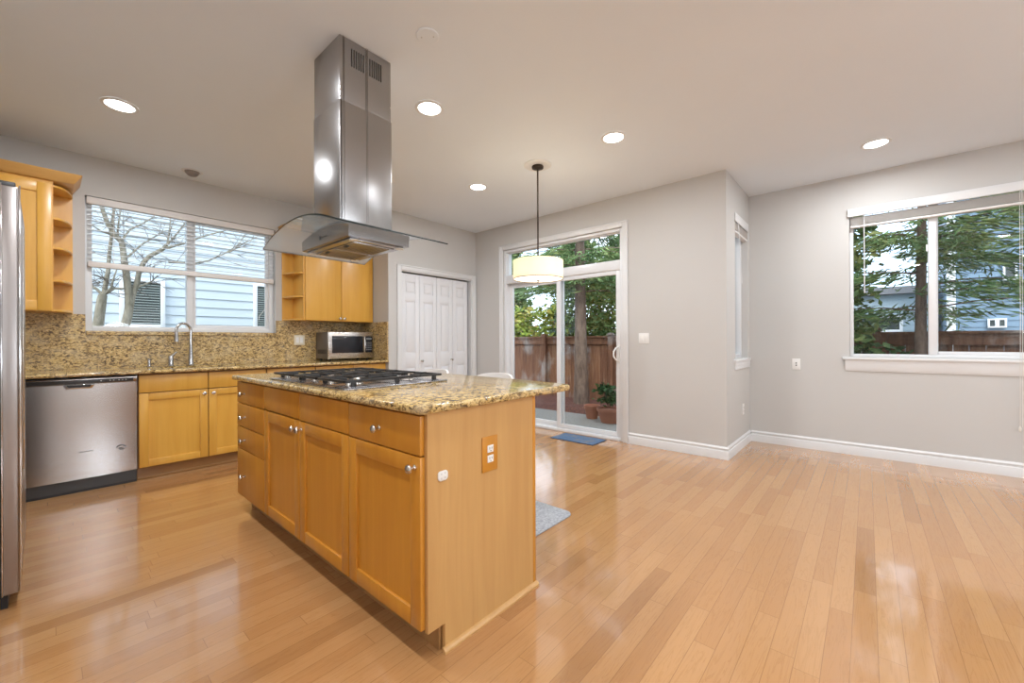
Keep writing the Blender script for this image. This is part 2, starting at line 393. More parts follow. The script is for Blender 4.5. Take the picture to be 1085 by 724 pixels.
def wall(name, axis, a0, a1, u0, u1, z0, z1, holes, mat, extra=None):
    """wall between planes a0,a1 on axis, spanning u,z, with rectangular holes (u0,u1,z0,z1)"""
    us = sorted({u0, u1, *[h[0] for h in holes], *[h[1] for h in holes]}); zs = sorted({z0, z1, *[h[2] for h in holes], *[h[3] for h in holes]})
    solid = lambda i, j: 0 <= i < len(us)-1 and 0 <= j < len(zs)-1 and not any(h[0]-1e-6 <= us[i] and us[i+1] <= h[1]+1e-6 and h[2]-1e-6 <= zs[j] and zs[j+1] <= h[3]+1e-6 for h in holes)
    b = MB(); bm = b.bm; cache = {}
    def V(a, u, z):
        k = (a, u, z)
        if k not in cache: cache[k] = bm.verts.new((a, u, z) if axis == 'X' else (u, a, z))
        return cache[k]
    for i in range(len(us)-1):
        for j in range(len(zs)-1):
            if not solid(i, j): continue
            ua, ub, za, zb = us[i], us[i+1], zs[j], zs[j+1]
            for a in (a0, a1): bm.faces.new([V(a, ua, za), V(a, ub, za), V(a, ub, zb), V(a, ua, zb)])
            for (di, dj, e) in ((-1, 0, ((ua, za), (ua, zb))), (1, 0, ((ub, za), (ub, zb))), (0, -1, ((ua, za), (ub, za))), (0, 1, ((ua, zb), (ub, zb)))):
                if not solid(i+di, j+dj):
                    bm.faces.new([V(a0, *e[0]), V(a0, *e[1]), V(a1, *e[1]), V(a1, *e[0])])
    bmesh.ops.recalc_face_normals(bm, faces=bm.faces[:])
    if extra: extra(b)
    return b.build(name, mat, kind='structure', smooth=False)

# ------------------------------------------------------------------ room shell
A1, A2, B, CC, D = -5.061, -4.399, 4.236, -1.001, 5.225
b = MB(); b.box(-5.21, 3.35, -3.65, 4.33, -.06, 0); b.box(-1.09, 3.35, 4.33, 5.375, -.06, 0)
b.build('floor', M['floor'], kind='structure', smooth=False)
b = MB(); b.box(-5.21, 3.35, -3.65, 4.386, H, H+.15); b.box(-1.15, 3.35, 4.386, 5.375, H, H+.15)
b.build('ceiling', M['ceiling'], kind='structure', smooth=False)
WIN1 = (.24, 1.735, 1.23, 2.40); WIN3 = (-.13, 1.03, .96, 2.40); WIN2 = (4.575, 5.14, .935, 2.40)
wall('wall_left', 'X', -5.211, A1, -1.07, 4.386, 0, H, [WIN1], M['wall'])
wall('wall_closet', 'X', -4.499, A2, 2.765, B, 0, H, [(2.945, 4.155, -.001, 2.03)], M['wall'], lambda b: b.box(A1, -4.499, 2.765, 2.865, 0, H))
wall('wall_back', 'Y', B, 4.386, A1, CC, 0, H, [(-3.84, -2.05, -.001, 2.395)], M['wall'])
wall('wall_corner', 'X', -1.151, CC, 4.386, 5.375, 0, H, [WIN2], M['wall'])
wall('wall_right', 'Y', D, 5.375, CC, 3.35, 0, H, [WIN3], M['wall'])
wall('wall_east', 'X', 3.2, 3.35, -3.65, D, 0, H, [], M['wall'])
wall('wall_rear', 'Y', -3.65, -3.5, -1.35, 3.2, 0, H, [], M['wall'])
wall('wall_kitchen', 'Y', -1.07, -.92, A1, -1.2, 0, H, [], M['wall'])
wall('wall_hall', 'X', -1.35, -1.2, -3.5, -1.07, 0, H, [], M['wall'])

BBP = [(0, 0), (.018, 0), (.018, .072), (.016, .078), (.009, .081), (.009, .094), (.014, .098), (.014, .106), (.007, .112), (.004, .12), (0, .12)]
b = MB(); b.prism([(B-d, z) for d, z in BBP], 'X', -1.984, CC+.018); b.prism([(B-d, z) for d, z in BBP], 'X', -4.398, -3.906)
b.build('baseboard_back', M['white'], kind='structure')
b = MB(); b.prism([(CC+d, z) for d, z in BBP], 'Y', B, D); b.build('baseboard_corner', M['white'], kind='structure')
b = MB(); b.prism([(D-d, z) for d, z in BBP], 'X', CC+.018, 3.2); b.build('baseboard_right', M['white'], kind='structure')

# ---- window_1 above the sink
def rect_frame(b, axis, a0, a1, u0, u1, z0, z1, w, bev=.004, wb=None, wt=None):
    wb = w if wb is None else wb; wt = w if wt is None else wt
    def bx(ua, ub, za, zb):
        if axis == 'X': b.box(a0, a1, ua, ub, za, zb, bev)
        else: b.box(ua, ub, a0, a1, za, zb, bev)
    bx(u0, u0+w, z0, z1); bx(u1-w, u1, z0, z1); bx(u0+w, u1-w, z0, z0+wb); bx(u0+w, u1-w, z1-wt, z1)
def pane(name, axis, a, u0, u1, z0, z1, parent):
    b = MB()
    if axis == 'X': b.box(a-.003, a+.003, u0, u1, z0, z1)
    else: b.box(u0, u1, a-.003, a+.003, z0, z1)
    return b.build(name, M['glass'], parent, smooth=False)
w1 = struct('window_1', (A1-.1, .99, 1.23))
b = MB(); rect_frame(b, 'X', A1-.135, A1-.06, .241, 1.734, 1.231, 2.399, .045)
b.box(A1-.13, A1-.055, .945, .993, 1.276, 2.354, .004); b.build('window_frame', M['vinyl'], w1)
b = MB(); rect_frame(b, 'X', A1-.12, A1-.085, .993, 1.689, 1.276, 2.354, .03); b.build('sash', M['vinyl'], w1)
MB().box(A1-.058, A1+.0005, .243, 1.732, 1.2305, 1.2335).build('window_sill', M['granite'], w1)
pane('pane', 'X', A1-.1, .286, .945, 1.276, 2.354, w1); pane('pane', 'X', A1-.1, 1.02, 1.66, 1.30, 2.33, w1)

# ---- window_2 in the narrow side wall
w2 = struct('window_2', (CC-.1, 4.86, .935))
b = MB(); rect_frame(b, 'X', CC-.135, CC-.06, 4.576, 5.139, .936, 2.399, .04); b.build('window_frame', M['vinyl'], w2)
pane('pane', 'X', CC-.1, 4.616, 5.099, .976, 2.359, w2)
b = MB(); b.box(CC-.06, CC+.024, 4.505, 5.205, .905, .934, .005); b.box(CC, CC+.018, 4.525, 5.19, .865, .905, .004); b.box(CC, CC+.014, 4.525, 5.19, .83, .865, .004)
b.build('window_sill', M['white'], w2)

# ---- window_3 in the right-hand wall
w3 = struct('window_3', (.45, D+.1, .96))
b = MB(); rect_frame(b, 'Y', D+.05, D+.13, -.129, 1.029, .961, 2.399, .028); b.box(.421, .472, D+.045, D+.12, .989, 2.371, .004)
b.build('window_frame', M['vinyl'], w3)
b = MB(); rect_frame(b, 'Y', D+.07, D+.105, .472, 1.001, .989, 2.371, .012, wb=.03); b.build('sash', M['vinyl'], w3)
pane('pane', 'Y', D+.1, -.101, .421, .989, 2.371, w3); pane('pane', 'Y', D+.09, .484, .99, 1.019, 2.36, w3)
b = MB(); b.box(-.185, 1.085, D-.035, D+.05, .932, .959, .006); b.prism([(D, .932), (D-.022, .932), (D-.018, .85), (D-.008, .823), (D, .823)], 'X', -.165, 1.065)
b.build('window_sill', M['white'], w3)
b = MB(); b.box(.405, .421, D+.04, D+.05, 1.93, 1.99, .003); b.build('latch', M['vinyl'], w3)

# ---- door_1: sliding patio door with a transom
d1 = struct('door_1', (-2.945, B, 0))
def casing_x(b, y, x0, x1, z1, wd=.065, t=.018):   # casing on a wall facing -Y
    for (xa, xb, za, zb) in ((x0-wd, x0, 0, z1+wd), (x1, x1+wd, 0, z1+wd), (x0, x1, z1, z1+wd)):
        b.box(xa, xb, y-t, y, za, zb, .005)
    for (xa, xb, za, zb) in ((x0-wd, x0-wd+.018, 0, z1+wd), (x1+wd-.018, x1+wd, 0, z1+wd), (x0-wd+.018, x1+wd-.018, z1+wd-.018, z1+wd)):
        b.box(xa, xb, y-t-.008, y-t+.002, za, zb, .004)
b = MB(); casing_x(b, B, -3.84, -2.05, 2.395); b.build('casing', M['white'], d1)
Y0, Y1 = B+.012, B+.135
b = MB()
b.box(-3.839, -3.80, Y0, Y1, 0, 2.394, .003); b.box(-2.09, -2.051, Y0, Y1, 0, 2.394, .003)
b.box(-3.80, -2.09, Y0, Y1, 2.36, 2.394, .003); b.box(-3.80, -2.09, Y0, Y1, 1.93, 2.035, .004)
b.box(-3.80, -2.09, Y0-.01, Y1, .001, .035, .004); b.box(-3.80, -2.09, B+.055, B+.062, .035, .05)
b.build('door_frame', M['vinyl'], d1)
b = MB(); rect_frame(b, 'Y', B+.05, B+.08, -3.80, -2.09, 2.035, 2.36, .012, .002); b.build('transom_bead', M['vinyl'], d1)
pane('transom_pane', 'Y', B+.075, -3.788, -2.102, 2.047, 2.348, d1)
fp = MB(); rect_frame(fp, 'Y', B+.085, B+.12, -3.80, -2.90, .036, 1.93, .06, wb=.06); fpo = fp.build('fixed_panel', M['vinyl'], d1)
pane('pane', 'Y', B+.10, -3.74, -2.96, .096, 1.87, fpo)
sp = MB(); rect_frame(sp, 'Y', B+.03, B+.065, -2.965, -2.09, .036, 1.93, .058, wb=.055, wt=.05); spo = sp.build('sliding_panel', M['vinyl'], d1)
pane('pane', 'Y', B+.05, -2.907, -2.148, .091, 1.88, spo)
b = MB()
pts = [(-2.115, B+.028, .90), (-2.135, B-.005, .915), (-2.15, B-.022, .95), (-2.152, B-.025, .98), (-2.15, B-.022, 1.01), (-2.135, B-.005, 1.045), (-2.115, B+.028, 1.06)]
b.tube(pts, .009, 10); b.box(-2.13, -2.10, B+.022, B+.031, .88, 1.08, .003); b.build('handle', M['plate'], spo)

# ---- door_2: bifold closet door
d2 = struct('door_2', (A2, 3.55, 0))
b = MB(); wd, t = .065, .018; u0, u1, zt = 2.945, 4.155, 2.03
for (ua, ub, za, zb) in ((u0-wd, u0, 0, zt+wd), (u1, u1+wd, 0, zt+wd), (u0, u1, zt, zt+wd)): b.box(A2, A2+t, ua, ub, za, zb, .005)
for (ua, ub, za, zb) in ((u0-wd, u0-wd+.018, 0, zt+wd), (u1+wd-.018, u1+wd, 0, zt+wd), (u0-wd+.018, u1+wd-.018, zt+wd-.018, zt+wd)): b.box(A2+t-.002, A2+t+.008, ua, ub, za, zb, .004)
b.build('casing', M['white'], d2)
b = MB(); b.box(-4.498, A2, u0, u0+.012, 0, zt); b.box(-4.498, A2, u1-.012, u1, 0, zt); b.box(-4.498, A2, u0+.012, u1-.012, zt-.012, zt); b.build('jamb', M['white'], d2)
edges = [2.965, 3.247, 3.531, 3.815, 4.099]
for i in range(4):
    ua, ub = edges[i]+.002, edges[i+1]-.002; xf = -4.435; b = MB()
    b.box(xf-.03, xf-.010, ua, ub, .012, 2.0)
    st = .062
    rails = [(.012, .19), (.80, .98), (1.645, 1.745), (1.895, 2.0)]
    b.box(xf-.010, xf, ua, ua+st, .012, 2.0, .003); b.box(xf-.010, xf, ub-st, ub, .012, 2.0, .003)
    for za, zb in rails: b.box(xf-.010, xf, ua+st-.003, ub-st+.003, za, zb, .003)
    for (za, zb) in ((.19, .80), (.98, 1.645), (1.745, 1.895)):
        b.box(xf-.012, xf-.002, ua+st+.022, ub-st-.022, za+.022, zb-.022, .007)
    lo = b.build('door_leaf', M['door_white'], d2)
    if i in (1, 2):
        yk = 3.275 if i == 1 else 3.787
        k = MB(); k.lathe([(.012, 0), (.012, .006), (.006, .010), (.006, .02), (.015, .027), (.016, .034), (.010, .040), (0, .041)], (xf, yk, .875), (1, 0, 0), 18); k.build('knob', M['nickel'], lo)

# ------------------------------------------------------------------ blinds
bl = thing('window_blind', (A1-.03, .99, 2.37), 'white horizontal blind half lowered over the wide window above the kitchen sink', 'blind')
b = MB(); b.box(A1-.052, A1-.004, .25, 1.725, 2.335, 2.396, .004); b.build('headrail', M['blind_wood'], bl)
b = MB()
nsl = 12
for i in range(nsl):
    z = 2.315 - i*.0405; x0, x1 = A1-.050, A1-.008
    zt = .0012
    prof = [(x0, z+zt), (x0+.5*(x1-x0), z+.0015), (x1, z-zt), (x1, z-zt+.0025), (x0+.5*(x1-x0), z+.004), (x0, z+zt+.0025)]
    b.prism(prof, 'Y', .256, 1.719)
b.build('slats', M['blind'], bl)
b = MB(); b.box(A1-.055, A1-.003, .256, 1.719, 1.788, 1.836, .006); b.build('bottom_rail', M['blind_wood'], bl)
for y in (.42, 1.0, 1.55):
    b = MB()
    for dx in (-.054, -.004): b.tube([(A1+dx, y, 1.83), (A1+dx, y, 2.34)], .0012, 5)
    b.build('ladder_cord', M['cord'], bl)
b = MB(); b.tube([(A1-.002, 1.67, 2.34), (A1-.001, 1.668, 1.9), (A1-.001, 1.66, 1.62), (A1-.004, 1.63, 1.5), (A1-.01, 1.575, 1.42), (A1-.008, 1.565, 1.37)], .0022, 6); b.build('pull_cord', M['cord'], bl)

bl = thing('window_blind', (.45, D-.02, 2.36), 'white horizontal blind drawn up to the top of the right-hand window with the fence view', 'blind')
b = MB(); b.box(-.145, 1.05, D-.034, D-.003, 2.332, 2.408, .004); b.box(-.145, -.135, D-.004, D+.03, 2.332, 2.408, .002); b.build('valance', M['white'], bl)
b = MB()
for i in range(9): b.box(-.122, 1.022, D-.002, D+.045, 2.327-i*.0088-.003, 2.327-i*.0088, .001, 1)
b.box(-.122, 1.022, D-.004, D+.047, 2.226, 2.246, .004); b.build('slats', M['blind_wood'], bl)
b = MB(); b.tube([(-.02, D-.008, 2.335), (-.018, D-.012, 1.58)], .004, 8); b.build('tilt_wand', M['white'], bl)
b = MB()
for dx in (0, .012): b.tube([(.932+dx, D-.045, 2.34), (.933+dx, D-.046, 1.3), (.930+dx, D-.046, .42)], .0016, 5)
b.lathe([(.002, 0), (.007, .004), (.009, .03), (.003, .045), (0, .046)], (.93, D-.046, .378)); b.build('pull_cord', M['cord'], bl)

bl = thing('window_blind', (CC+.01, 4.85, 2.36), 'white horizontal blind drawn up on the narrow side window in the short wall', 'blind')
b = MB(); b.box(CC+.001, CC+.014, 4.545, 5.125, 2.325, 2.41, .004); b.build('valance', M['white'], bl)
b = MB()
for i in range(8): b.box(CC-.045, CC+.0, 4.583, 5.132, 2.32-i*.009-.003, 2.32-i*.009, .001, 1)
b.box(CC-.047, CC+.002, 4.583, 5.132, 2.222, 2.242, .004); b.build('slats', M['blind_wood'], bl)
b = MB(); b.tube([(CC+.012, 4.66, 2.33), (CC+.02, 4.78, 1.72)], .004, 8); b.build('tilt_wand', M['white'], bl)

# ------------------------------------------------------------------ cabinet builders
def mapper(face, pos):
    """face '+X': u=Y, outwards +X ; face '-Y': u=X, outwards -Y"""
    if face == '+X': return lambda b, u0, u1, d0, d1, z0, z1, bev=0., seg=2: b.box(pos+d0, pos+d1, u0, u1, z0, z1, bev, seg)
    return lambda b, u0, u1, d0, d1, z0, z1, bev=0., seg=2: b.box(u0, u1, pos-d0, pos-d1, z0, z1, bev, seg)
def shaker(b, mp, u0, u1, z0, z1, fw=.058, t=.02):
    mp(b, u0, u0+fw, 0, t, z0, z1, .003); mp(b, u1-fw, u1, 0, t, z0, z1, .003)
    mp(b, u0+fw, u1-fw, 0, t, z0, z0+fw, .003); mp(b, u0+fw, u1-fw, 0, t, z1-fw, z1, .003)
    mp(b, u0+fw-.004, u1-fw+.004, 0, t-.011, z0+fw-.004, z1-fw+.004)
def knob(parent, face, pos, u, z, name='knob'):
    k = MB(); c = (pos, u, z) if face == '+X' else (u, pos, z); ax = (1, 0, 0) if face == '+X' else (0, -1, 0)
    k.lathe([(.009, 0), (.009, .002), (.0055, .006), (.005, .016), (.008, .020), (.0155, .024), (.0165, .028), (.0145, .033), (.008, .036), (0, .037)], c, ax, 20)
    return k.build(name, M['nickel'], parent)

# ---- base cabinets along the sink wall
XF = A1+.59       # carcass front; doors stand .02 proud
def base_unit(y0, y1, label, splits, knobs='pair', top=.873):
    r = thing('base_cabinet', (A1, (y0+y1)/2, 0), label, 'cabinet')
    b = MB(); b.box(A1+.002, XF, y0, y1, .10, top)
    if top < .8: b.box(XF-.02, XF, y0, y1, top, .873)
    b.build('carcass', M['cab_in'], r)
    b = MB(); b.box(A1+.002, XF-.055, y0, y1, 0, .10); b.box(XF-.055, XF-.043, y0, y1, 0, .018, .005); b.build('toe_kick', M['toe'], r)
    mp = mapper('+X', XF); n = len(splits)-1
    for i in range(n):
        u0, u1 = splits[i]+.003, splits[i+1]-.003
        b = MB(); mp(b, u0, u1, 0, .02, .718, .862, .004); dr = b.build('drawer_front', M['maple'], r)
        if knobs == 'drawer': knob(dr, '+X', XF+.02, (u0+u1)/2, .79)
        b = MB(); shaker(b, mp, u0, u1, .108, .712); dd = b.build('door', M['maple'], r)
        if n == 2: uk = u1-.03 if i == 0 else u0+.03
        else: uk = u1-.03
        knob(dd, '+X', XF+.02, uk, .676)
    return r
base_unit(.505, 1.443, 'maple base cabinet with two panel doors under the sink beside the dishwasher', [.508, .973, 1.44], top=.688)
base_unit(1.445, 1.913, 'narrow maple base cabinet right of the sink, mostly hidden behind the island', [1.447, 1.911], knobs='drawer')
base_unit(1.915, 2.763, 'maple base cabinet under the microwave at the closet end of the counter', [1.917, 2.337, 2.76], knobs='drawer')

# ---- dishwasher
dw = thing('dishwasher', (A1+.3, .2, 0), 'stainless steel dishwasher with black control strip under the granite counter', 'dishwasher')
y0, y1 = -.098, .499; xf = A1+.612
b = MB(); b.box(A1+.03, xf-.03, y0+.004, y1-.004, .02, .862); b.build('tub', M['greydark'], dw)
b = MB()   # door with a gently bowed front and a scooped grip
ny, nzv = 24, 20; grid = {}
zlo, zhi = .106, .815
for i in range(ny+1):
    for j in range(nzv+1):
        y = y0+(y1-y0)*i/ny; z = zlo+(zhi-zlo)*j/nzv; u = 2*i/ny-1
        bow = .012*(1-u*u)*1.0
        grid[i, j] = b.bm.verts.new((xf-.012+bow, y, z))
fs = [b.bm.faces.new([grid[i, j], grid[i+1, j], grid[i+1, j+1], grid[i, j+1]]) for i in range(ny) for j in range(nzv)]
bmesh.ops.recalc_face_normals(b.bm, faces=fs)
r = bmesh.ops.extrude_face_region(b.bm, geom=fs); bmesh.ops.translate(b.bm, verts=[v for v in r['geom'] if isinstance(v, bmesh.types.BMVert)], vec=(-.03, 0, 0))
bmesh.ops.recalc_face_normals(b.bm, faces=b.bm.faces[:])
dwd = b.build('door', M['steel'], dw)
b = MB(); b.box(xf-.03, xf-.004, y0, y1, .817, .858, .004); b.build('top_panel', M['steel_y'], dw)
b = MB(); b.box(xf-.0045, xf-.001, y0+.015, y1-.022, .821, .849, .001); cs = b.build('control_strip', M['greydark'], dw)
for y in (.29, .34, .36, .39, .41, .43): MB().box(xf-.001, xf, y, y+.008, .833, .838).build('button', M['plate'], cs)
b = MB(); b.prism([(.10, .80), (.115, .783), (.24, .783), (.255, .80), (.258, .815), (.098, .815)], 'X', xf-.02, xf+.008, .002); g = b.build('grip_surround', M['chrome'], dwd)
b = MB(); b.prism([(.115, .802), (.125, .793), (.23, .793), (.24, .802), (.24, .813), (.115, .813)], 'X', xf+.006, xf+.0095); b.build('grip_recess', M['black'], g)
b = MB()
for k in range(9): b.box(xf+.0005, xf+.0022, .175+k*.0085, .175+k*.0085+.006, .305, .311)
b.build('maker_lettering', M['slot'], dwd)
b = MB(); c = (xf-.0045, .405, .295)
for k in range(11):
    a = math.radians(20+k*14); b.lathe([(.0036, 0), (.0036, .002)], (c[0]+.0012, c[1]+.027*math.cos(a), c[2]+.024*math.sin(a)), (1, 0, 0), 6)
pts = [(c[0]+.0015, c[1]+r_*math.cos(a), c[2]+r_*.7*math.sin(a)) for r_, a in [(.004+.0012*k, .55*k) for k in range(12)]]
b.tube(pts, .0032, 6); b.build('round_badge', M['slot'], dwd)
b = MB(); b.box(A1+.05, xf-.04, y0, y1, .0, .10); b.build('toe_panel', M['black'], dw)

# ---- sink wall counter, backsplash, sink
XC = A1+.655
ct = MB(); SY0, SY1, SX0, SX1 = .60, 1.32, A1+.15, A1+.545
for (xa, xb, ya, yb) in ((A1, XC, -.9, SY0), (A1, XC, SY1, 2.765), (A1, SX0, SY0, SY1), (SX1, XC, SY0, SY1)): ct.box(xa, xb, ya, yb, .875, .905)
bmesh.ops.remove_doubles(ct.bm, verts=ct.bm.verts[:], dist=1e-5)
ct.tube([(XC, -.9, .89), (XC, 2.765, .89)], .0148, 12)
tag(ct.build('countertop', M['granite']), 'golden speckled granite countertop along the sink wall under the window', 'countertop')
b = MB(); e = .02
b.box(A1+.001, A1+e, -.9, .24, .906, 1.372); b.box(A1+.001, A1+e, .24, 1.735, .906, 1.197); b.box(A1+.001, A1+e, 1.735, 2.763, .906, 1.372)
b.box(A1+.001, A1+.032, .243, 1.732, 1.197, 1.229, .004); b.box(A1+e, A2-.003, 2.745, 2.764, .906, 1.372)
tag(b.build('backsplash', M['granite_splash'], smooth=False), 'golden speckled granite backsplash with window ledge behind the sink counter', 'backsplash')
b = MB(); z0 = .70
b.box(SX0-.008, SX0, SY0-.008, SY1+.008, z0, .874); b.box(SX1, SX1+.008, SY0-.008, SY1+.008, z0, .874); b.box(SX0, SX1, SY0-.008, SY0, z0, .874)
b.box(SX0, SX1, SY1, SY1+.008, z0, .874); b.box(SX0, SX1, SY0, SY1, z0-.008, z0); b.box(SX0, SX1, .955, .965, z0, .85, .004)
tag(b.build('sink', M['steel_y'], smooth=False), 'stainless double-bowl sink set under the granite counter', 'sink')

fa = thing('faucet', (A1+.10, .944, .905), 'chrome gooseneck faucet standing behind the sink below the window', 'faucet')
c = Vector((A1+.10, .944, .906)); b = MB()
b.lathe([(.030, 0), (.030, .006), (.024, .012), (.021, .06), (.017, .14), (.0135, .20)], c, seg=20)
dr = Vector((.35, -1, 0)).normalized(); pts = []
for k in range(19):
    a = math.pi*k/18*1.02; rr = .062
    pts.append(c + Vector((0, 0, .335)) + dr*(rr-rr*math.cos(a)) + Vector((0, 0, rr*1.15*math.sin(a))))
pts = [c+Vector((0, 0, .18)), c+Vector((0, 0, .26))] + pts
b.tube(pts, .0125, 14); b.build('spout', M['chrome'], fa)
e = pts[-1]; b = MB(); b.lathe([(.0135, 0), (.015, -.03), (.0205, -.085), (.021, -.10), (.017, -.104), (0, -.104)], e, seg=18); b.build('spray_head', M['chrome'], fa)
b = MB(); c2 = Vector((A1+.13, .788, .906)); b.lathe([(.027, 0), (.027, .006), (.022, .010), (.0215, .085), (.018, .10), (0, .102)], c2, seg=20)
b.tube([c2+Vector((0, 0, .085)), c2+Vector((0, .03, .12)), c2+Vector((0, .045, .135))], [.013, .011, .006], 10); b.build('lever_valve', M['chrome'], fa)
sd = thing('soap_dispenser', (A1+.13, .635, .905), 'short chrome soap dispenser on the counter left of the faucet', 'soap dispenser')
b = MB(); c3 = Vector((A1+.13, .635, .906)); b.lathe([(.02, 0), (.02, .005), (.013, .009), (.012, .06), (.015, .062), (.015, .078), (0, .08)], c3, seg=18); b.build('pump_body', M['chrome'], sd)
b = MB(); b.tube([c3+Vector((0, 0, .072)), c3+Vector((.03, .002, .074)), c3+Vector((.045, .003, .066))], .005, 8); b.build('nozzle', M['chrome'], sd)

# ---- upper cabinets
def crown(b, x0, x1, y0, y1, z0, z1, out):   # flared crown, open at the wall side (x0)
    v = [b.bm.verts.new(p) for p in ((x0, y0, z0), (x1, y0, z0), (x1, y1, z0), (x0, y1, z0), (x0, y0-out, z1), (x1+out, y0-out, z1), (x1+out, y1+out, z1), (x0, y1+out, z1))]
    fs = [b.bm.faces.new([v[i] for i in q]) for q in ((3, 2, 1, 0), (4, 5, 6, 7), (0, 1, 5, 4), (1, 2, 6, 5), (2, 3, 7, 6), (3, 0, 4, 7))]
    r = bmesh.ops.bevel(b.bm, geom=list({e for f in fs for e in f.edges}), offset=.004, segments=1, affect='EDGES')
def quarter(b, yc, ysign, xw, z0, z1, ry, rx):   # shelf curving from the cabinet's front corner to the wall
    pts = [(xw, yc)] + [(xw+rx*math.cos(a), yc+ysign*ry*math.sin(a)) for a in [math.pi/2*k/10 for k in range(11)]]
    b.prism(pts, 'Z', z0, z1, .003, 1)
UD = .30
uc = thing('wall_cabinet', (A1, -.35, 1.37), 'maple wall cabinet with end shelves left of the sink window', 'cabinet')
b = MB(); b.box(A1+.002, A1+UD, -.86, .056, 1.372, 2.42); b.build('carcass', M['maple'], uc)
mp = mapper('+X', A1+UD)
b = MB(); shaker(b, mp, -.395, .048, 1.376, 2.355, .075); do = b.build('door', M['maple'], uc); knob(do, '+X', A1+UD+.02, -.36, 1.43)
b = MB(); shaker(b, mp, -.845, -.40, 1.376, 2.355, .075); do = b.build('door', M['maple'], uc); knob(do, '+X', A1+UD+.02, -.43, 1.43)
b = MB(); b.box(A1+.001, A1+.008, .056, .168, 1.372, 2.40); b.build('shelf_back', M['maple'], uc)
for (za, zb) in ((1.372, 1.39), (1.605, 1.623), (1.86, 1.878), (2.09, 2.108), (2.34, 2.358)):
    b = MB(); quarter(b, .056, 1, A1+.008, za, zb, .11, UD-.02); b.build('shelf', M['maple'], uc)
b = MB(); crown(b, A1+.002, A1+UD+.025, -.86, .168, 2.382, 2.455, .045); b.build('crown_moulding', M['maple_h'], uc)
ur = thing('wall_cabinet', (A1, 2.3, 1.37), 'maple wall cabinet with open end shelves above the microwave, behind the hood', 'cabinet')
b = MB(); b.box(A1+.002, A1+UD, 1.918, 2.762, 1.372, 2.42); b.build('carcass', M['maple'], ur)
for (u0, u1, uk) in ((1.935, 2.345, 2.322), (2.351, 2.758, 2.374)):
    b = MB(); b.box(A1+UD, A1+UD+.02, u0, u1, 1.376, 2.355, .003); do = b.build('door', M['maple'], ur); knob(do, '+X', A1+UD+.02, uk, 1.405)
b = MB(); b.box(A1+.001, A1+.008, 1.80, 1.918, 1.372, 2.40); b.build('shelf_back', M['maple'], ur)
for (za, zb) in ((1.372, 1.39), (1.63, 1.648), (1.895, 1.913), (2.14, 2.158), (2.34, 2.358)):
    b = MB(); quarter(b, 1.918, -1, A1+.008, za, zb, .115, UD-.02); b.build('shelf', M['maple'], ur)
b = MB(); crown(b, A1+.002, A1+UD+.025, 1.80, 2.718, 2.365, 2.44, .045); b.build('crown_moulding', M['maple_h'], ur)

# ---- wall plate on the backsplash
def plate(name, face, pos, u, z, wd, ht, label, cat, mat='plate', kind='blank'):
    c = {'+X': (pos, u, z), '-Y': (u, pos, z)}[face]; r = thing(name, c, label, cat)
    mp = mapper(face, pos)
    b = MB(); mp(b, u-wd/2, u+wd/2, .0005, .006, z-ht/2, z+ht/2, .003); b.build('cover_plate', M[mat], r)
    ax = {'+X': (1, 0, 0), '-Y': (0, -1, 0)}[face]
    def dp(d, du, dz): return {'+X': (pos+d, u+du, z+dz), '-Y': (u+du, pos-d, z+dz)}[face]
    if kind == 'rocker2':
        for du in (-.022, .022):
            b = MB(); mp(b, u+du-.0165, u+du+.0165, .006, .009, z-.033, z+.033, .002); b.build('rocker', M['plate'], r)
    if kind == 'duplex':
        for dz in (.02, -.02):
            b = MB(); mp(b, u-.017, u+.017, .005, .0085, z+dz-.0145, z+dz+.0145, .006, 3); q = b.build('receptacle', M['plate'], r)
            b = MB()
            mp(b, u-.0075, u-.0052, .0083, .0090, z+dz-.002, z+dz+.008); mp(b, u+.0048, u+.0070, .0083, .0090, z+dz-.001, z+dz+.007)
            b.lathe([(.0024, .0083), (.0024, .009)], dp(0, 0, dz-.008), ax, 8); b.build('slots', M['slot'], q)
    if kind == 'jacks':
        for dz in (.012, -.012): MB().lathe([(.007, .005), (.007, .009), (.003, .009), (.003, .013), (0, .013)], dp(0, 0, dz), ax, 12).build('jack', M['greydark'], r)
    return r
plate('wall_plate', '+X', A1+.02, 1.982, 1.152, .118, .114, 'cream outlet plate on the granite backsplash left of the microwave', 'outlet', 'ivory', 'rocker2')
plate('light_switch', '-Y', B, -1.808, 1.153, .114, .112, 'white double rocker light switch on the wall right of the patio door', 'light switch', 'plate', 'rocker2')
plate('cable_plate', '-Y', D, -.566, .874, .072, .118, 'white cable jack plate on the grey wall left of the right-hand window', 'wall plate', 'plate', 'jacks')
plate('wall_outlet', '+X', CC, 4.892, .395, .072, .116, 'white outlet low on the short side wall under the narrow window', 'outlet', 'plate', 'duplex')

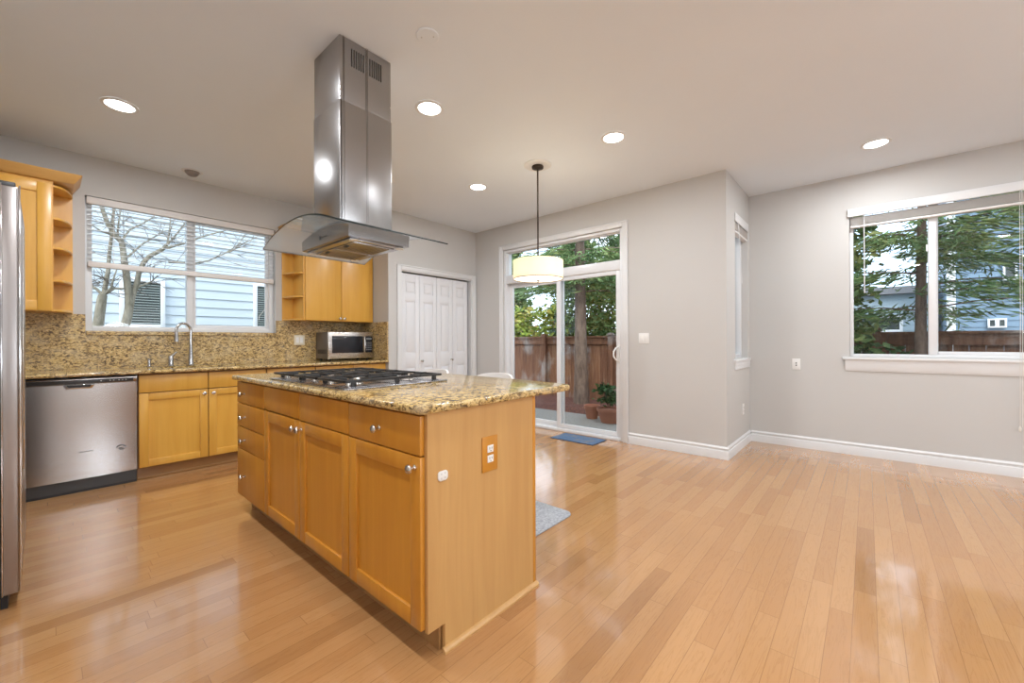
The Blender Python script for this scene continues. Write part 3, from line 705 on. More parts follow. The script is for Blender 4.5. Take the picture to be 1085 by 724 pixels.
# ---- microwave
mw = thing('microwave', (-4.87, 2.45, .905), 'stainless microwave with black window on the granite counter by the closet', 'microwave')
xf, y0, y1, z0, z1 = -4.70, 2.165, 2.735, .928, 1.248
b = MB(); b.box(-5.03, xf-.022, y0+.004, y1-.004, z0, z1-.004, .006); b.build('case', plain('microwave_case', (.20, .18, .17), .35, .6), mw)
b = MB(); b.box(xf-.022, xf, y0, y1, z0, z1, .008, 3); fr = b.build('front_panel', M['steel_y'], mw)
b = MB(); b.box(xf-.002, xf+.003, y0+.045, 2.598, z0+.068, z1-.05, .003); b.build('door_window', M['blackglass'], fr)
b = MB(); b.box(xf-.002, xf+.003, 2.628, y1-.012, z0+.068, z1-.05, .003); kp = b.build('keypad', M['blackglass'], fr)
b = MB(); b.box(xf+.003, xf+.0042, 2.640, 2.712, 1.155, 1.178)
for i in range(3):
    for j in range(5): b.box(xf+.003, xf+.0042, 2.640+i*.026, 2.658+i*.026, 1.025+j*.022, 1.037+j*.022)
b.build('key_markings', plain('keypad_grey', (.16, .17, .18), .4), kp)
b = MB(); b.tube([(xf, 2.606, z0+.075), (xf+.022, 2.606, z0+.09), (xf+.03, 2.608, (z0+z1)/2+.01), (xf+.022, 2.606, z1-.065), (xf, 2.606, z1-.055)], [.007, .009, .010, .009, .007], 10); b.build('handle', M['nickel'], fr)
b = MB()
for k in range(12): b.box(-4.98+k*.02, -4.972+k*.02, y0+.0028, y0+.0045, z0+.06, z0+.11)
b.build('side_vents', M['slot'], mw)
for x in (-5.0, -4.76):
    for y in (y0+.05, y1-.05):
        b = MB(); b.lathe([(.015, 0), (.015, .0225)], (x, y, .9056), seg=10); b.build('foot', M['black'], mw)

# ------------------------------------------------------------------ refrigerator at the left edge
rf = thing('refrigerator', (-3.2, -.48, 0), 'stainless steel refrigerator standing at the far left edge of the photo', 'refrigerator')
b = MB(); b.box(-3.65, -2.745, -.88, -.128, .03, 1.79, .004); b.build('case', plain('fridge_case', (.15, .13, .12), .4, .5), rf)
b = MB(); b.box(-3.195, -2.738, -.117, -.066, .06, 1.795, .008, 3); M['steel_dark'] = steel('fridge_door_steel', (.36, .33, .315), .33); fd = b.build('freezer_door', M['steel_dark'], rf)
b = MB(); b.box(-3.19, -3.165, -.0665, -.062, .5, 1.7, .002); b.build('handle', M['nickel'], fd)
b = MB(); b.box(-3.65, -3.205, -.117, -.066, .06, 1.795, .008, 3); fd2 = b.build('fridge_door', M['steel_dark'], rf)
b = MB(); b.box(-3.235, -3.21, -.0665, -.062, .5, 1.7, .002); b.build('handle', M['nickel'], fd2)
b = MB(); b.box(-3.64, -2.75, -.127, -.118, .05, 1.78); b.build('gasket', M['black'], rf)
b = MB(); b.box(-2.737, -2.733, -.066, -.061, .06, 1.80, .001); b.box(-2.741, -2.735, -.116, -.112, .06, 1.80, .001); b.build('edge_trim', M['chrome'], fd)
b = MB(); b.box(-3.63, -2.76, -.12, -.10, .0, .055); b.build('toe_grille', M['black'], rf)
b = MB(); b.box(-2.80, -2.75, -.16, -.075, 1.796, 1.815, .004); b.build('hinge_cover', M['greydark'], rf)

# ------------------------------------------------------------------ island
YF = .88; IZ0, IZ1 = .10, .873
def island_unit(x0, x1, label):
    r = thing('island_cabinet', ((x0+x1)/2, 1.19, 0), label, 'cabinet')
    b = MB(); b.box(x0, x1, YF, 1.475, IZ0, IZ1); b.build('carcass', M['cab_in'], r)
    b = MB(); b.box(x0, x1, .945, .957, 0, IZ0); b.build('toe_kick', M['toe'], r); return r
mp = mapper('-Y', YF)
def slab(r, x0, x1, z0, z1, kx=None, kz=None):
    b = MB(); mp(b, x0+.0025, x1-.0025, 0, .02, z0, z1, .003); d = b.build('drawer', M['maple_island'], r)
    if kx: knob(d, '-Y', YF-.02, kx, kz)
    return d
i1 = island_unit(-3.21, -2.705, 'four-drawer maple cabinet at the far end of the kitchen island')
for (za, zb, kz) in ((.727, .865, .79), (.573, .722, .637), (.427, .568, .488), (.113, .422, .255)): slab(i1, -3.21, -2.703, za, zb, -3.05, kz)
i2 = island_unit(-2.703, -1.685, 'double-door maple cabinet in the middle of the island below the cooktop')
slab(i2, -2.702, -2.194, .730, .865); slab(i2, -2.194, -1.684, .727, .865)
for (x0, x1, kx) in ((-2.70, -2.195, -2.225), (-2.193, -1.686, -2.163)):
    b = MB(); shaker(b, mp, x0+.002, x1-.002, .113, .722, .06); d = b.build('door', M['maple_island'], i2); knob(d, '-Y', YF-.02, kx, .682)
i3 = island_unit(-1.683, -1.182, 'maple island cabinet with one drawer over one door, nearest the camera')
slab(i3, -1.682, -1.172, .725, .865, -1.435, .79)
b = MB(); shaker(b, mp, -1.680, -1.174, .113, .720, .062); d = b.build('door', M['maple_island'], i3); knob(d, '-Y', YF-.02, -1.205, .682)
ip = thing('island_end_panel', (-1.17, 1.19, 0), 'plain maple end panel of the kitchen island facing the open floor', 'panel')
b = MB(); b.prism([(.881, .10), (.957, .10), (.957, 0), (1.476, 0), (1.476, .873), (.881, .873)], 'X', -1.179, -1.16, .0015, 1); b.build('panel', M['maple_panel'], ip)
b = MB(); b.box(-1.18, -1.160, 1.4765, 1.497, 0, .873, .003); b.build('corner_stile', M['maple_island'], ip)
b = MB(); b.prism([(-1.16, 0), (-1.144, 0), (-1.144, .008), (-1.150, .016), (-1.16, .02)], 'Y', .945, 1.50); b.build('shoe_moulding', M['maple_panel'], ip)
tag(MB().box(-3.21, -1.182, 1.4765, 1.494, 0, .873, .002).build('island_back_panel', M['maple_panel']), 'maple back panel of the island facing the stools', 'panel')
tag(MB().box(-3.229, -3.2115, .88, 1.494, .10, .873, .002).build('island_side_panel', M['maple_panel']), 'maple side panel at the far end of the island by the dishwasher', 'panel')

# island granite top: bowed seating side, rounded corners
def arc(cx, cy, r, a0, a1, n=7): return [(cx+r*math.cos(math.radians(a0+(a1-a0)*k/n)), cy+r*math.sin(math.radians(a0+(a1-a0)*k/n))) for k in range(n+1)]
X0, X1, Yn, Yb = -3.255, -1.135, .835, 1.79
poly = arc(X0+.03, Yn+.03, .03, 180, 270) + arc(X1-.035, Yn+.035, .035, 270, 360) + arc(X1-.06, Yb-.06, .06, 0, 80)
for k in range(1, 16):
    u = k/16; poly.append((X1-.06+(X0+.12-X1)*u, Yb+.055*math.sin(math.pi*u)))
poly += arc(X0+.06, Yb-.06, .06, 100, 180)
b = MB(); b.prism(poly, 'Z', .8745, .905, .011, 4)
tag(b.build('countertop', M['granite']), 'golden speckled granite top with rounded edge on the kitchen island', 'countertop')

# outlet in a wooden plate and the white pad on the end panel
plate('wood_plate_outlet', '+X', -1.16, 1.19, .671, .088, .142, 'white duplex outlet in a maple cover plate on the island end panel', 'outlet', 'maple_island', 'duplex')
b = MB(); b.prism(arc(.956, .654-.006, .012, 0, 90)+arc(.936, .648, .012, 90, 180)+arc(.936, .636, .012, 180, 270)+arc(.956, .636, .012, 270, 360), 'X', -1.1595, -1.153, .002)
pd = thing('cabinet_latch', (-1.16, .946, .642), 'small white rounded plastic latch pad stuck on the island end panel', 'latch'); b2 = b; b2.build('pad', M['plate'], pd)
stm = plain('pad_stud', (.62, .60, .58), .4)
for (dy, dz) in ((-.009, .008), (.008, .009), (-.009, -.008), (.008, -.007)): MB().lathe([(.0035, 0), (.0035, .0012)], (-1.1532, .946+dy, .642+dz), (1, 0, 0), 8).build('stud', stm, pd)

# ---- cooktop
ck = thing('gas_cooktop', (-2.23, 1.185, .905), 'stainless gas cooktop with black cast-iron grates set in the island top', 'cooktop')
b = MB(); b.box(-2.69, -1.77, .885, 1.485, .9055, .914, .004); b.box(-2.655, -1.805, .925, 1.45, .913, .9165, .0015); b.build('tray', M['steel_h'], ck)
burners = [(-2.52, 1.03, .042), (-2.52, 1.33, .034), (-2.23, 1.20, .055), (-1.94, 1.03, .034), (-1.94, 1.33, .042)]
for (x, y, r) in burners:
    b = MB(); b.lathe([(r*1.15, 0), (r*1.1, .006), (r*.8, .008), (r*.8, .012)], (x, y, .9166), seg=22); bb = b.build('burner', M['nickel'], ck)
    b = MB(); b.lathe([(r*.9, .0), (r*.95, .003), (r*.9, .007), (0, .008)], (x, y, .9288), seg=22); b.build('burner_cap', M['iron'], bb)
for (xa, xb) in ((-2.66, -2.38), (-2.37, -2.09), (-2.08, -1.80)):
    b = MB(); zt0, zt1 = .937, .949; w_ = .013; ya, yb = .900, 1.468
    b.box(xa, xb, ya, ya+w_, zt0, zt1, .003); b.box(xa, xb, yb-w_, yb, zt0, zt1, .003); b.box(xa, xa+w_, ya, yb, zt0, zt1, .003); b.box(xb-w_, xb, ya, yb, zt0, zt1, .003)
    ym = (ya+yb)/2; xm = (xa+xb)/2
    b.box(xa, xb, ym-w_/2, ym+w_/2, zt0, zt1, .003)
    for yc in ((ya+ym)/2, (yb+ym)/2):
        b.box(xa, xa+.095, yc-.006, yc+.006, zt0, zt1+.002, .003); b.box(xb-.095, xb, yc-.006, yc+.006, zt0, zt1+.002, .003)
    for (y_a, y_b) in ((ya, ya+.085), (ym-.085, ym+.085), (yb-.085, yb)): b.box(xm-.006, xm+.006, y_a, y_b, zt0, zt1+.002, .003)
    for x in (xa+.006, xb-.006):
        for y in (ya+.05, ym, yb-.05): b.box(x-.007, x+.007, y-.012, y+.012, .9165, zt0+.002, .003)
    b.build('grate', M['iron'], ck)
for k in range(5):
    b = MB(); b.lathe([(.020, 0), (.020, .004), (.015, .006), (.014, .017), (0, .018)], (-2.60+k*.185, .955, .9168), seg=16); b.build('control_knob', M['nickel'], ck)

# ------------------------------------------------------------------ range hood
hd = thing('range_hood', (-2.23, 1.175, 1.66), 'stainless island range hood with curved glass canopy hanging above the cooktop', 'range hood')
hx0, hx1, hy0, hy1 = -2.385, -2.075, 1.02, 1.33
b = MB(); b.box(hx0+.002, hx1-.002, hy0+.002, hy1-.002, 2.35, H-.001, .006, 2)
b.build('upper_chimney', M['steel_chimney'], hd)
b = MB(); b.box(hx0-.001, hx1+.001, hy0-.001, hy1+.001, 1.745, 2.40, .006, 2)
b.build('lower_chimney', M['steel_chimney'], hd)
b = MB()
for yy in (hy0+.02, hy0+.026, (hy0+hy1)/2-.004, (hy0+hy1)/2+.004): b.box(hx1+.0008, hx1+.0016, yy, yy+.0015, 1.75, 2.74)
for yy in (hy0+.006,): b.box(hx1+.0008, hx1+.0022, yy, yy+.006, 1.75, 2.40)
b.build('seam', M['greydark'], hd)
b = MB()
for g0 in (1.086, 1.192):
    for k in range(6): b.box(hx1-.003, hx1-.0008, g0+k*.0135, g0+k*.0135+.0065, 2.60, 2.695)
b.build('vent_slots', M['slot'], hd)
def archz(x, base, rise, half=.45): return base + rise*(1-((x+2.23)/half)**2)
n = 28; b = MB(); tk = .007
gx = [-2.682+.904*k/n for k in range(n+1)]
top = [(x, archz(x, 1.672, .086)+tk) for x in gx]; bot = [(x, archz(x, 1.672, .086)) for x in gx]
yA, yB = .852, 1.497
VT = [[b.bm.verts.new((x, y, z)) for x, z in top] for y in (yA, yB)]; VB = [[b.bm.verts.new((x, y, z)) for x, z in bot] for y in (yA, yB)]
for i in range(n):
    b.mi = 0; f1 = b.bm.faces.new([VT[0][i], VT[0][i+1], VT[1][i+1], VT[1][i]]); f2 = b.bm.faces.new([VB[0][i+1], VB[0][i], VB[1][i], VB[1][i+1]]); b._tag([f1, f2])
    b.mi = 1; f3 = b.bm.faces.new([VB[0][i], VB[0][i+1], VT[0][i+1], VT[0][i]]); f4 = b.bm.faces.new([VB[1][i+1], VB[1][i], VT[1][i], VT[1][i+1]]); b._tag([f3, f4])
for i in (0, n):
    f = b.bm.faces.new([VB[0][i], VT[0][i], VT[1][i], VB[1][i]]); b._tag([f])
bmesh.ops.recalc_face_normals(b.bm, faces=b.bm.faces[:])
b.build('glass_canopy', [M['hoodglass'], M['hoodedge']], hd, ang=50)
cx0, cx1, cy0, cy1 = -2.525, -1.955, 1.008, 1.367
prof = [(cx0+.006, 1.66), (cx1-.006, 1.66)] + [(x, min(archz(x, 1.672, .086)-.003, 1.752)) for x in [cx1-(cx1-cx0)*k/16 for k in range(17)]]
b = MB(); b.prism(prof, 'Y', cy0, cy1, .003, 1); cn = b.build('motor_housing', M['steel_h'], hd)
b = MB(); b.box(cx0+.03, cx1-.03, cy0+.022, cy1-.022, 1.652, 1.6605, .002); b.build('underside', M['steel_h'], hd)
for (xa, xb) in ((-2.46, -2.245), (-2.235, -2.02)):
    b = MB(); b.box(xa, xb, cy0+.06, cy1-.06, 1.646, 1.653, .002)
    for k in range(11): b.box(xa+.012, xb-.012, cy0+.072+k*.0195, cy0+.082+k*.0195, 1.6435, 1.6462, .001, 1)
    fl = b.build('grease_filter', M['steel_h'], hd)
    b = MB(); b.box((xa+xb)/2-.02, (xa+xb)/2+.02, cy0+.066, cy0+.08, 1.641, 1.6438, .001); b.build('filter_latch', M['black'], fl)
for x in (-2.49, -1.99):
    for y in (cy0+.045, cy1-.045):
        b = MB(); b.lathe([(.024, 0), (.024, -.004), (.018, -.0045), (0, -.0045)], (x, y, 1.6515), seg=18); b.build('hood_light', M['plate'], hd)
b = MB()
b.box(-2.285, -2.281, cy0-.001, cy0+.0003, 1.69, 1.712); b.tube([(-2.28, cy0-.001, 1.70), (-2.27, cy0-.001, 1.71)], .0016, 6); b.tube([(-2.28, cy0-.001, 1.70), (-2.268, cy0-.001, 1.691)], .0016, 6)
for k in range(5): b.lathe([(.0035, 0), (.0035, .002)], (-2.25+k*.013, cy0-.0015, 1.70), (0, 1, 0), 8)
b.build('front_mark', M['slot'], cn)

# ------------------------------------------------------------------ pendant, ceiling fittings
px, py = -2.275, 2.983
pn = thing('pendant_lamp', (px, py, H), 'cream drum pendant lamp hanging from the ceiling in front of the patio door', 'lamp')
b = MB(); b.lathe([(.125, 0), (.125, -.006), (.110, -.014), (.095, -.016), (.085, -.012), (.060, -.012)], (px, py, H-.0005), seg=40); b.build('ceiling_medallion', M['white'], pn)
b = MB(); b.lathe([(.052, -.012), (.054, -.018), (.052, -.032), (.040, -.038), (.008, -.044), (.008, -.06)], (px, py, H), seg=28); b.tube([(px, py, H-.05), (px, py, 1.69)], .0075, 10); b.build('rod', M['bronze'], pn)
R_ = .229; z0, z1 = 1.697, 1.862; b = MB(); ns = 56
b.lathe([(R_, 0), (R_, z1-z0), (R_-.003, z1-z0), (R_-.003, 0), (R_, 0)], (px, py, z0), seg=ns)
b.bm.faces.ensure_lookup_table()
for f in [f for f in b.bm.faces if len(f.verts) > 4]: b.bm.faces.remove(f)
b.build('drum_shade', M['shade'], pn)
b = MB(); b.lathe([(R_+.001, 0), (R_+.001, .005), (R_-.004, .005), (R_-.004, 0), (R_+.001, 0)], (px, py, z0-.004), seg=ns)
for f in [f for f in b.bm.faces if len(f.verts) > 4]: b.bm.faces.remove(f)
b.build('shade_ring', plain('shade_rim', (.34, .26, .14), .6), pn)
b = MB(); b.lathe([(0, -.010), (.08, -.009), (.16, -.005), (R_-.006, .003), (R_-.006, .005), (0, .004)], (px, py, z0), seg=ns); b.build('diffuser', M['diffuser'], pn)
b = MB(); b.lathe([(0, -.03), (.007, -.028), (.008, -.02), (.004, -.016), (.022, -.012), (.022, -.009), (0, -.009)], (px, py, z0), seg=16); b.build('finial', M['nickel'], pn)
b = MB()
for k in range(3):
    a = 2*math.pi*k/3; b.tube([(px, py, z1-.03), (px+(R_-.004)*math.cos(a), py+(R_-.004)*math.sin(a), z1-.03)], .003, 6)
b.build('spider', M['bronze'], pn)
pl = bpy.data.lights.new('pendant_bulb', 'POINT'); pl.energy = 5; pl.color = (1, .86, .62); pl.shadow_soft_size = .04
plo = bpy.data.objects.new('pendant_bulb', pl); plo.location = (px+.06, py, 1.79); COL.objects.link(plo)

dl_labels = ['lit recessed ceiling light near the left wall above the dishwasher', 'lit recessed ceiling light just right of the hood chimney', 'lit recessed ceiling light right of the pendant lamp',
             'lit recessed ceiling light in front of the right-hand window', 'lit recessed ceiling light left of the pendant lamp, smallest in view']
x, y = DOWNLIGHTS[0]
dl0 = thing('recessed_light', (x, y, H), dl_labels[0], 'ceiling light', 'recessed ceiling lights')
b = MB(); b.lathe([(.098, 0), (.098, -.004), (.082, -.009), (.076, -.006), (.074, 0)], (x, y, H-.0005), seg=40)
for f in [f for f in b.bm.faces if len(f.verts) > 4]: b.bm.faces.remove(f)
b.build('trim_ring', M['white'], dl0)
b = MB(); b.lathe([(0, -.005), (.076, -.005), (.076, -.001), (0, -.001)], (x, y, H), seg=40); b.build('lens', M['lens'], dl0)
for (x, y), lb in zip(DOWNLIGHTS[1:], dl_labels[1:]): copy_thing(dl0, (x, y, H), lb)
x, y = -4.80, .93
ey = thing('eyeball_light', (x, y, H), 'small unlit eyeball ceiling light above the sink window', 'ceiling light')
b = MB(); b.lathe([(.082, 0), (.082, -.004), (.066, -.008), (.060, -.004), (.060, 0)], (x, y, H-.0005), seg=32)
for f in [f for f in b.bm.faces if len(f.verts) > 4]: b.bm.faces.remove(f)
b.build('trim_ring', M['white'], ey)
b = MB(); b.lathe([(.058, .0), (.056, -.012), (.044, -.03), (.040, -.030), (.03, -.012), (0, -.012)], (x, y, H), (-.35, .0, 1), 28); b.build('eyeball', plain('eyeball_shade', (.30, .27, .25), .5), ey)
x, y = -1.748, 1.339
cv = thing('ceiling_cover_plate', (x, y, H), 'round white blank cover plate on the ceiling near the hood chimney', 'cover plate')
b = MB(); b.lathe([(.060, 0), (.060, -.003), (.056, -.006), (0, -.007)], (x, y, H-.0005), seg=36); b.build('cover', M['ceiling'], cv)
scm = plain('screw_grey', (.5, .5, .5), .4)
for s in (-1, 1): MB().lathe([(.004, 0), (.004, -.0015), (0, -.002)], (x+s*.036*.7, y+s*.02, H-.0068), seg=10).build('screw', scm, cv)

# ------------------------------------------------------------------ mats and stools
b = MB(); b.box(-2.79, -2.225, 3.872, 4.19, .0005, .006, .002); mt = thing('doormat', (-2.5, 4.03, 0), 'flat blue doormat with a dark border on the oak floor at the patio door', 'mat')
b.build('binding', M['matedge'], mt)
MB().box(-2.783, -2.232, 3.879, 4.183, .005, .009, .002).build('pile', M['bluemat'], mt)
poly = arc(-1.44-.05, 1.66+.05, .05, 270, 360) + arc(-1.44-.06, 2.265-.06, .06, 0, 90) + arc(-2.75+.06, 2.265-.06, .06, 90, 180) + arc(-2.75+.05, 1.66+.05, .05, 180, 270)
tag(MB().prism(poly, 'Z', .0005, .011, .004, 2).build('floor_mat', M['greymat']), 'light grey rug with rounded corners on the floor behind the island', 'mat')

def stool(x, y, label):
    r = thing('counter_stool', (x, y, 0), label, 'stool', 'white counter stools'); P = lambda dx, dy, z: (x+dx, y+dy, z)
    b = MB(); b.prism([(x+a, y+c) for a, c in arc(.13, -.10, .06, 270, 360, 5)+arc(.13, .10, .06, 0, 90, 5)+arc(-.13, .10, .06, 90, 180, 5)+arc(-.13, -.10, .06, 180, 270, 5)], 'Z', .60, .63, .008, 3); b.build('seat', M['stool'], r)
    b = MB(); nu, nv = 14, 6; G = {}
    for s in (0, 1):
        for i in range(nu+1):
            for j in range(nv+1):
                u = 2*i/nu-1; v = j/nv
                zz =   .615+(.285-.022*u*u*u*u)*v; yy = .145+.03*v-.06*u*u - (.018 if s else 0)
                G[s, i, j] = b.bm.verts.new(P(.175*u*(1-.04*v), yy, zz))
    for s in (0, 1):
        for i in range(nu):
            for j in range(nv): b.bm.faces.new([G[s, i, j], G[s, i+1, j], G[s, i+1, j+1], G[s, i, j+1]])
    for i in range(nu):
        for j in (0, nv): b.bm.faces.new([G[0, i, j], G[0, i+1, j], G[1, i+1, j], G[1, i, j]])
    for j in range(nv):
        for i in (0, nu): b.bm.faces.new([G[0, i, j], G[0, i, j+1], G[1, i, j+1], G[1, i, j]])
    bmesh.ops.recalc_face_normals(b.bm, faces=b.bm.faces[:]); b.build('backrest', M['stool'], r, ang=50)
    for sx in (-1, 1):
        for sy in (-1, 1):
            b = MB(); b.tube([P(sx*.13, sy*.11, .60), P(sx*.18, sy*.16, .013)], [.013, .010], 10); b.build('leg', M['chrome'], r)
    b = MB(); q = [P(-.167, -.147, .2), P(.167, -.147, .2), P(.167, .147, .2), P(-.167, .147, .2)]
    for i in range(4): b.tube([q[i], q[(i+1) % 4]], .008, 8)
    b.build('footrest', M['chrome'], r); return r
st = stool(-1.985, 1.985, 'white low-back counter stool behind the island, the right one of two')
copy_thing(st, (-2.655, 1.985, 0), 'white low-back counter stool behind the island, the left one beside the cooktop')

# ------------------------------------------------------------------ outdoors
b = MB(); b.box(-40, 40, -30, 60, -.40, -.30); b.build('ground', M['soil'], kind='structure', smooth=False)
b = MB(); b.box(-7.0, -1.152, 4.387, 5.95, -.30, -.10); b.build('patio', M['concrete'], kind='structure', smooth=False)
# mulch bed: a low rippled mound along the fence
vs, fs = [], []; nx, ny_ = 90, 14; rnd = random.Random(3)
for i in range(nx+1):
    for j in range(ny_+1):
        x = -8.9+15.*i/nx; y = 5.90+1.40*j/ny_
        if x > -1.2 and y < 5.95: y = 5.95
        edge = min(1, j/3.)
        vs.append((x, y + (0 if j else .05*math.sin(x*2.1)), -.16 + .12*edge + .02*math.sin(x*1.7) + rnd.uniform(-.012, .012)*edge))
for i in range(nx):
    for j in range(ny_): a = i*(ny_+1)+j; fs.append((a, a+ny_+1, a+ny_+2, a+1))
mu = raw('mulch_bed', vs, fs, M['mulch'], kind='stuff', smooth=True); tag(mu, 'dark red-brown bark mulch bed between the patio and the wooden fence', 'mulch', kind='stuff')

fc = thing('garden_fence', (-2, 7.3, -.3), 'weathered brown cedar board fence running across the back garden', 'fence')
b = MB(); x = -8.9; rnd = random.Random(5)
while x < 9:
    wd = rnd.uniform(.13, .15); b.box(x, x+wd-.004, 7.30+rnd.uniform(0, .004), 7.318+rnd.uniform(0, .004), -.28, 1.16); x += wd
b.build('boards', M['fence'], fc, smooth=False)
b = MB(); b.box(-8.9, 9, 7.268, 7.30, 1.06, 1.15, .004); b.box(-8.9, 9, 7.24, 7.345, 1.195, 1.23, .004); b.box(-8.9, 9, 7.275, 7.30, -.2, -.08, .004); b.box(-8.9, 9, 7.262, 7.30, 1.15, 1.195); b.build('rails', M['fence'], fc, smooth=False)
for x in (-7.43, -5.35, -3.75, -1.85, .085, 2.1, 4.1, 6.1, 8.1):
    b = MB(); b.box(x-.05, x+.05, 7.19, 7.2675, -.3, 1.235, .004); po = b.build('post', M['fence'], fc, smooth=False)
    b = MB(); b.box(x-.065, x+.065, 7.165, 7.285, 1.236, 1.26, .004); b.box(x-.05, x+.05, 7.18, 7.27, 1.26, 1.285, .01); b.build('post_cap', M['fence'], po, smooth=False)

def pot(x, y, z, r, h, name, label):
    t = thing(name, (x, y, z), label, 'flowerpot')
    b = MB(); b.lathe([(r*.68, 0), (r*.92, h*.8), (r, h*.8), (r*1.02, h), (r*.9, h), (r*.86, h*.86), (0, h*.86)], (x, y, z), seg=28); b.build('pot', M['terracotta'], t); return t
pot(-3.30, 5.72, -.099, .125, .21, 'flowerpot', 'smaller empty terracotta flowerpot on the patio outside the sliding door')
p2 = pot(-2.93, 5.62, -.099, .20, .21, 'potted_plant', 'large terracotta pot with a leafy green plant outside the sliding door')

def leafcloud(rnd, centers, n, spread, size, flat=.0, droop=0.):
    vs, fs = [], []
    for _ in range(n):
        c = rnd.choice(centers); sp = spread if not isinstance(c, tuple) or len(c) < 4 else c[3]
        d = Vector((rnd.gauss(0, 1), rnd.gauss(0, 1), rnd.gauss(0, .8))); p = Vector(c[:3]) + d*sp*.5
        s = size*rnd.uniform(.6, 1.4)
        a = Vector((rnd.uniform(-1, 1), rnd.uniform(-1, 1), rnd.uniform(-.6, .6)-droop)).normalized(); t = a.orthogonal().normalized()
        t = (t*math.cos(rnd.uniform(0, 6.28)) + a.cross(t)*math.sin(rnd.uniform(0, 6.28)))
        if t.length < 1e-3: continue
        t.normalize(); k = len(vs); w_ = .45
        vs += [tuple(p-a*s), tuple(p+t*s*w_), tuple(p+a*s), tuple(p-t*s*w_)]; fs.append((k, k+1, k+2, k+3))
    return vs, fs
def sub(vs, org): return [(v[0]-org[0], v[1]-org[1], v[2]-org[2]) for v in vs]
rnd = random.Random(11)
vs, fs = leafcloud(rnd, [(-2.93+rnd.uniform(-.16, .16), 5.62+rnd.uniform(-.16, .16), .20+rnd.uniform(0, .24)) for _ in range(40)], 520, .08, .035)
o_ = p2.location; raw('foliage', sub(vs, o_), fs, M['leaf'], p2)
b = MB()
for k in range(6): b.tube([(-2.93+.03*math.cos(k), 5.62+.03*math.sin(k), .13), (-2.93+.13*math.cos(k), 5.62+.13*math.sin(k), .42)], [.006, .003], 6)
b.build('stems', M['twig'], p2)

def conifer(x, y, z0, trunk_r, height, crown0, spread, label, cat='tree', mat='fir', seed=1, nb=70, density=26, droop=.35, leafsize=.10, lean=0., name='conifer_tree', group=None, near=.8):
    r = thing(name, (x, y, z0), label, cat, group); rn = random.Random(seed)
    b = MB(); pts = []; rs = []
    for k in range(9):
        u = k/8; pts.append((x+lean*u*u+.02*math.sin(3*u+seed), y+.02*math.cos(4*u+seed), z0+height*u)); rs.append(trunk_r*(1-.8*u)*(1.25 if k == 0 else 1))
    b.tube(pts, rs, 12); vs, fs = [], []; br = MB()
    for i in range(nb):
        u = rn.random(); hz = crown0+(height-crown0)*u; ln = spread*(1-.85*u)*rn.uniform(.6, 1.1)+.15; a = rn.uniform(0, 6.283)
        dx, dy = math.cos(a), math.sin(a); ln = min(ln, near/max(.05, -dy)) if dy < 0 else min(ln, 1.6); base = Vector((x+lean*(hz/height)**2, y, z0+hz)); q = []
        for k in range(6):
            t = k/5; q.append(base+Vector((dx*ln*t, dy*ln*t, ln*(.22*t-droop*t*t))))
        br.tube([tuple(v) for v in q], [.018*(1-.13*k)*max(.5, trunk_r*6) for k in range(6)], 5)
        for k in range(int(density*ln*1.6)+4):
            t = rn.uniform(.12, 1.05); i0 = min(4, int(t*5)); p = q[i0].lerp(q[i0+1], t*5-i0)
            side = rn.uniform(-1, 1)*.28*ln*(1.1-t*.75)+rn.uniform(-.04, .04)
            p = p+Vector((-dy*side, dx*side, rn.uniform(-.10, .04)-.25*abs(side)))
            d = Vector((dx+rn.uniform(-.7, .7)-dy*side*3, dy+rn.uniform(-.7, .7)+dx*side*3, rn.uniform(-.7, .15))).normalized()
            s = leafsize*rn.uniform(.6, 1.5); t2 = d.cross(Vector((rn.uniform(-1, 1), rn.uniform(-1, 1), rn.uniform(-.2, 1)))).normalized()*s*.12
            k0 = len(vs); vs += [tuple(p-d*s), tuple(p+t2), tuple(p+d*s), tuple(p-t2)]; fs.append((k0, k0+1, k0+2, k0+3))
    b.build('trunk', M['bark'], r); br.build('branches', M['bark'], r); raw('foliage', sub(vs, (x, y, z0)), fs, M[mat], r); return r
def bush(x, y, z0, rx, ry, h, label, mat, seed, n=2600, size=.09, name='shrub', cat='shrub', group=None, taper=.0):
    r = thing(name, (x, y, z0), label, cat, group); rn = random.Random(seed); cs = []
    for _ in range(int(n/16)):
        a = rn.uniform(0, 6.283); u = rn.random()**.6; zz = rn.random(); k = (1-taper*zz)*math.sqrt(max(.05, 1-(2*zz-1)**4*.6))
        rr = k*(.55+.45*u); cs.append((x+rx*rr*math.cos(a), y+ry*rr*math.sin(a), z0+.1*h+.88*h*zz))
    vs, fs = leafcloud(rn, cs, n, .22, size); raw('foliage', sub(vs, (x, y, z0)), fs, M[mat], r)
    b = MB()
    for k in range(5): b.tube([(x+.03*math.cos(k*1.3), y+.03*math.sin(k*1.3), z0), (x+rx*.5*math.cos(k*1.3), y+ry*.5*math.sin(k*1.3), z0+h*.75)], [.035, .012], 7)
    b.build('stems', M['bark'], r); return r

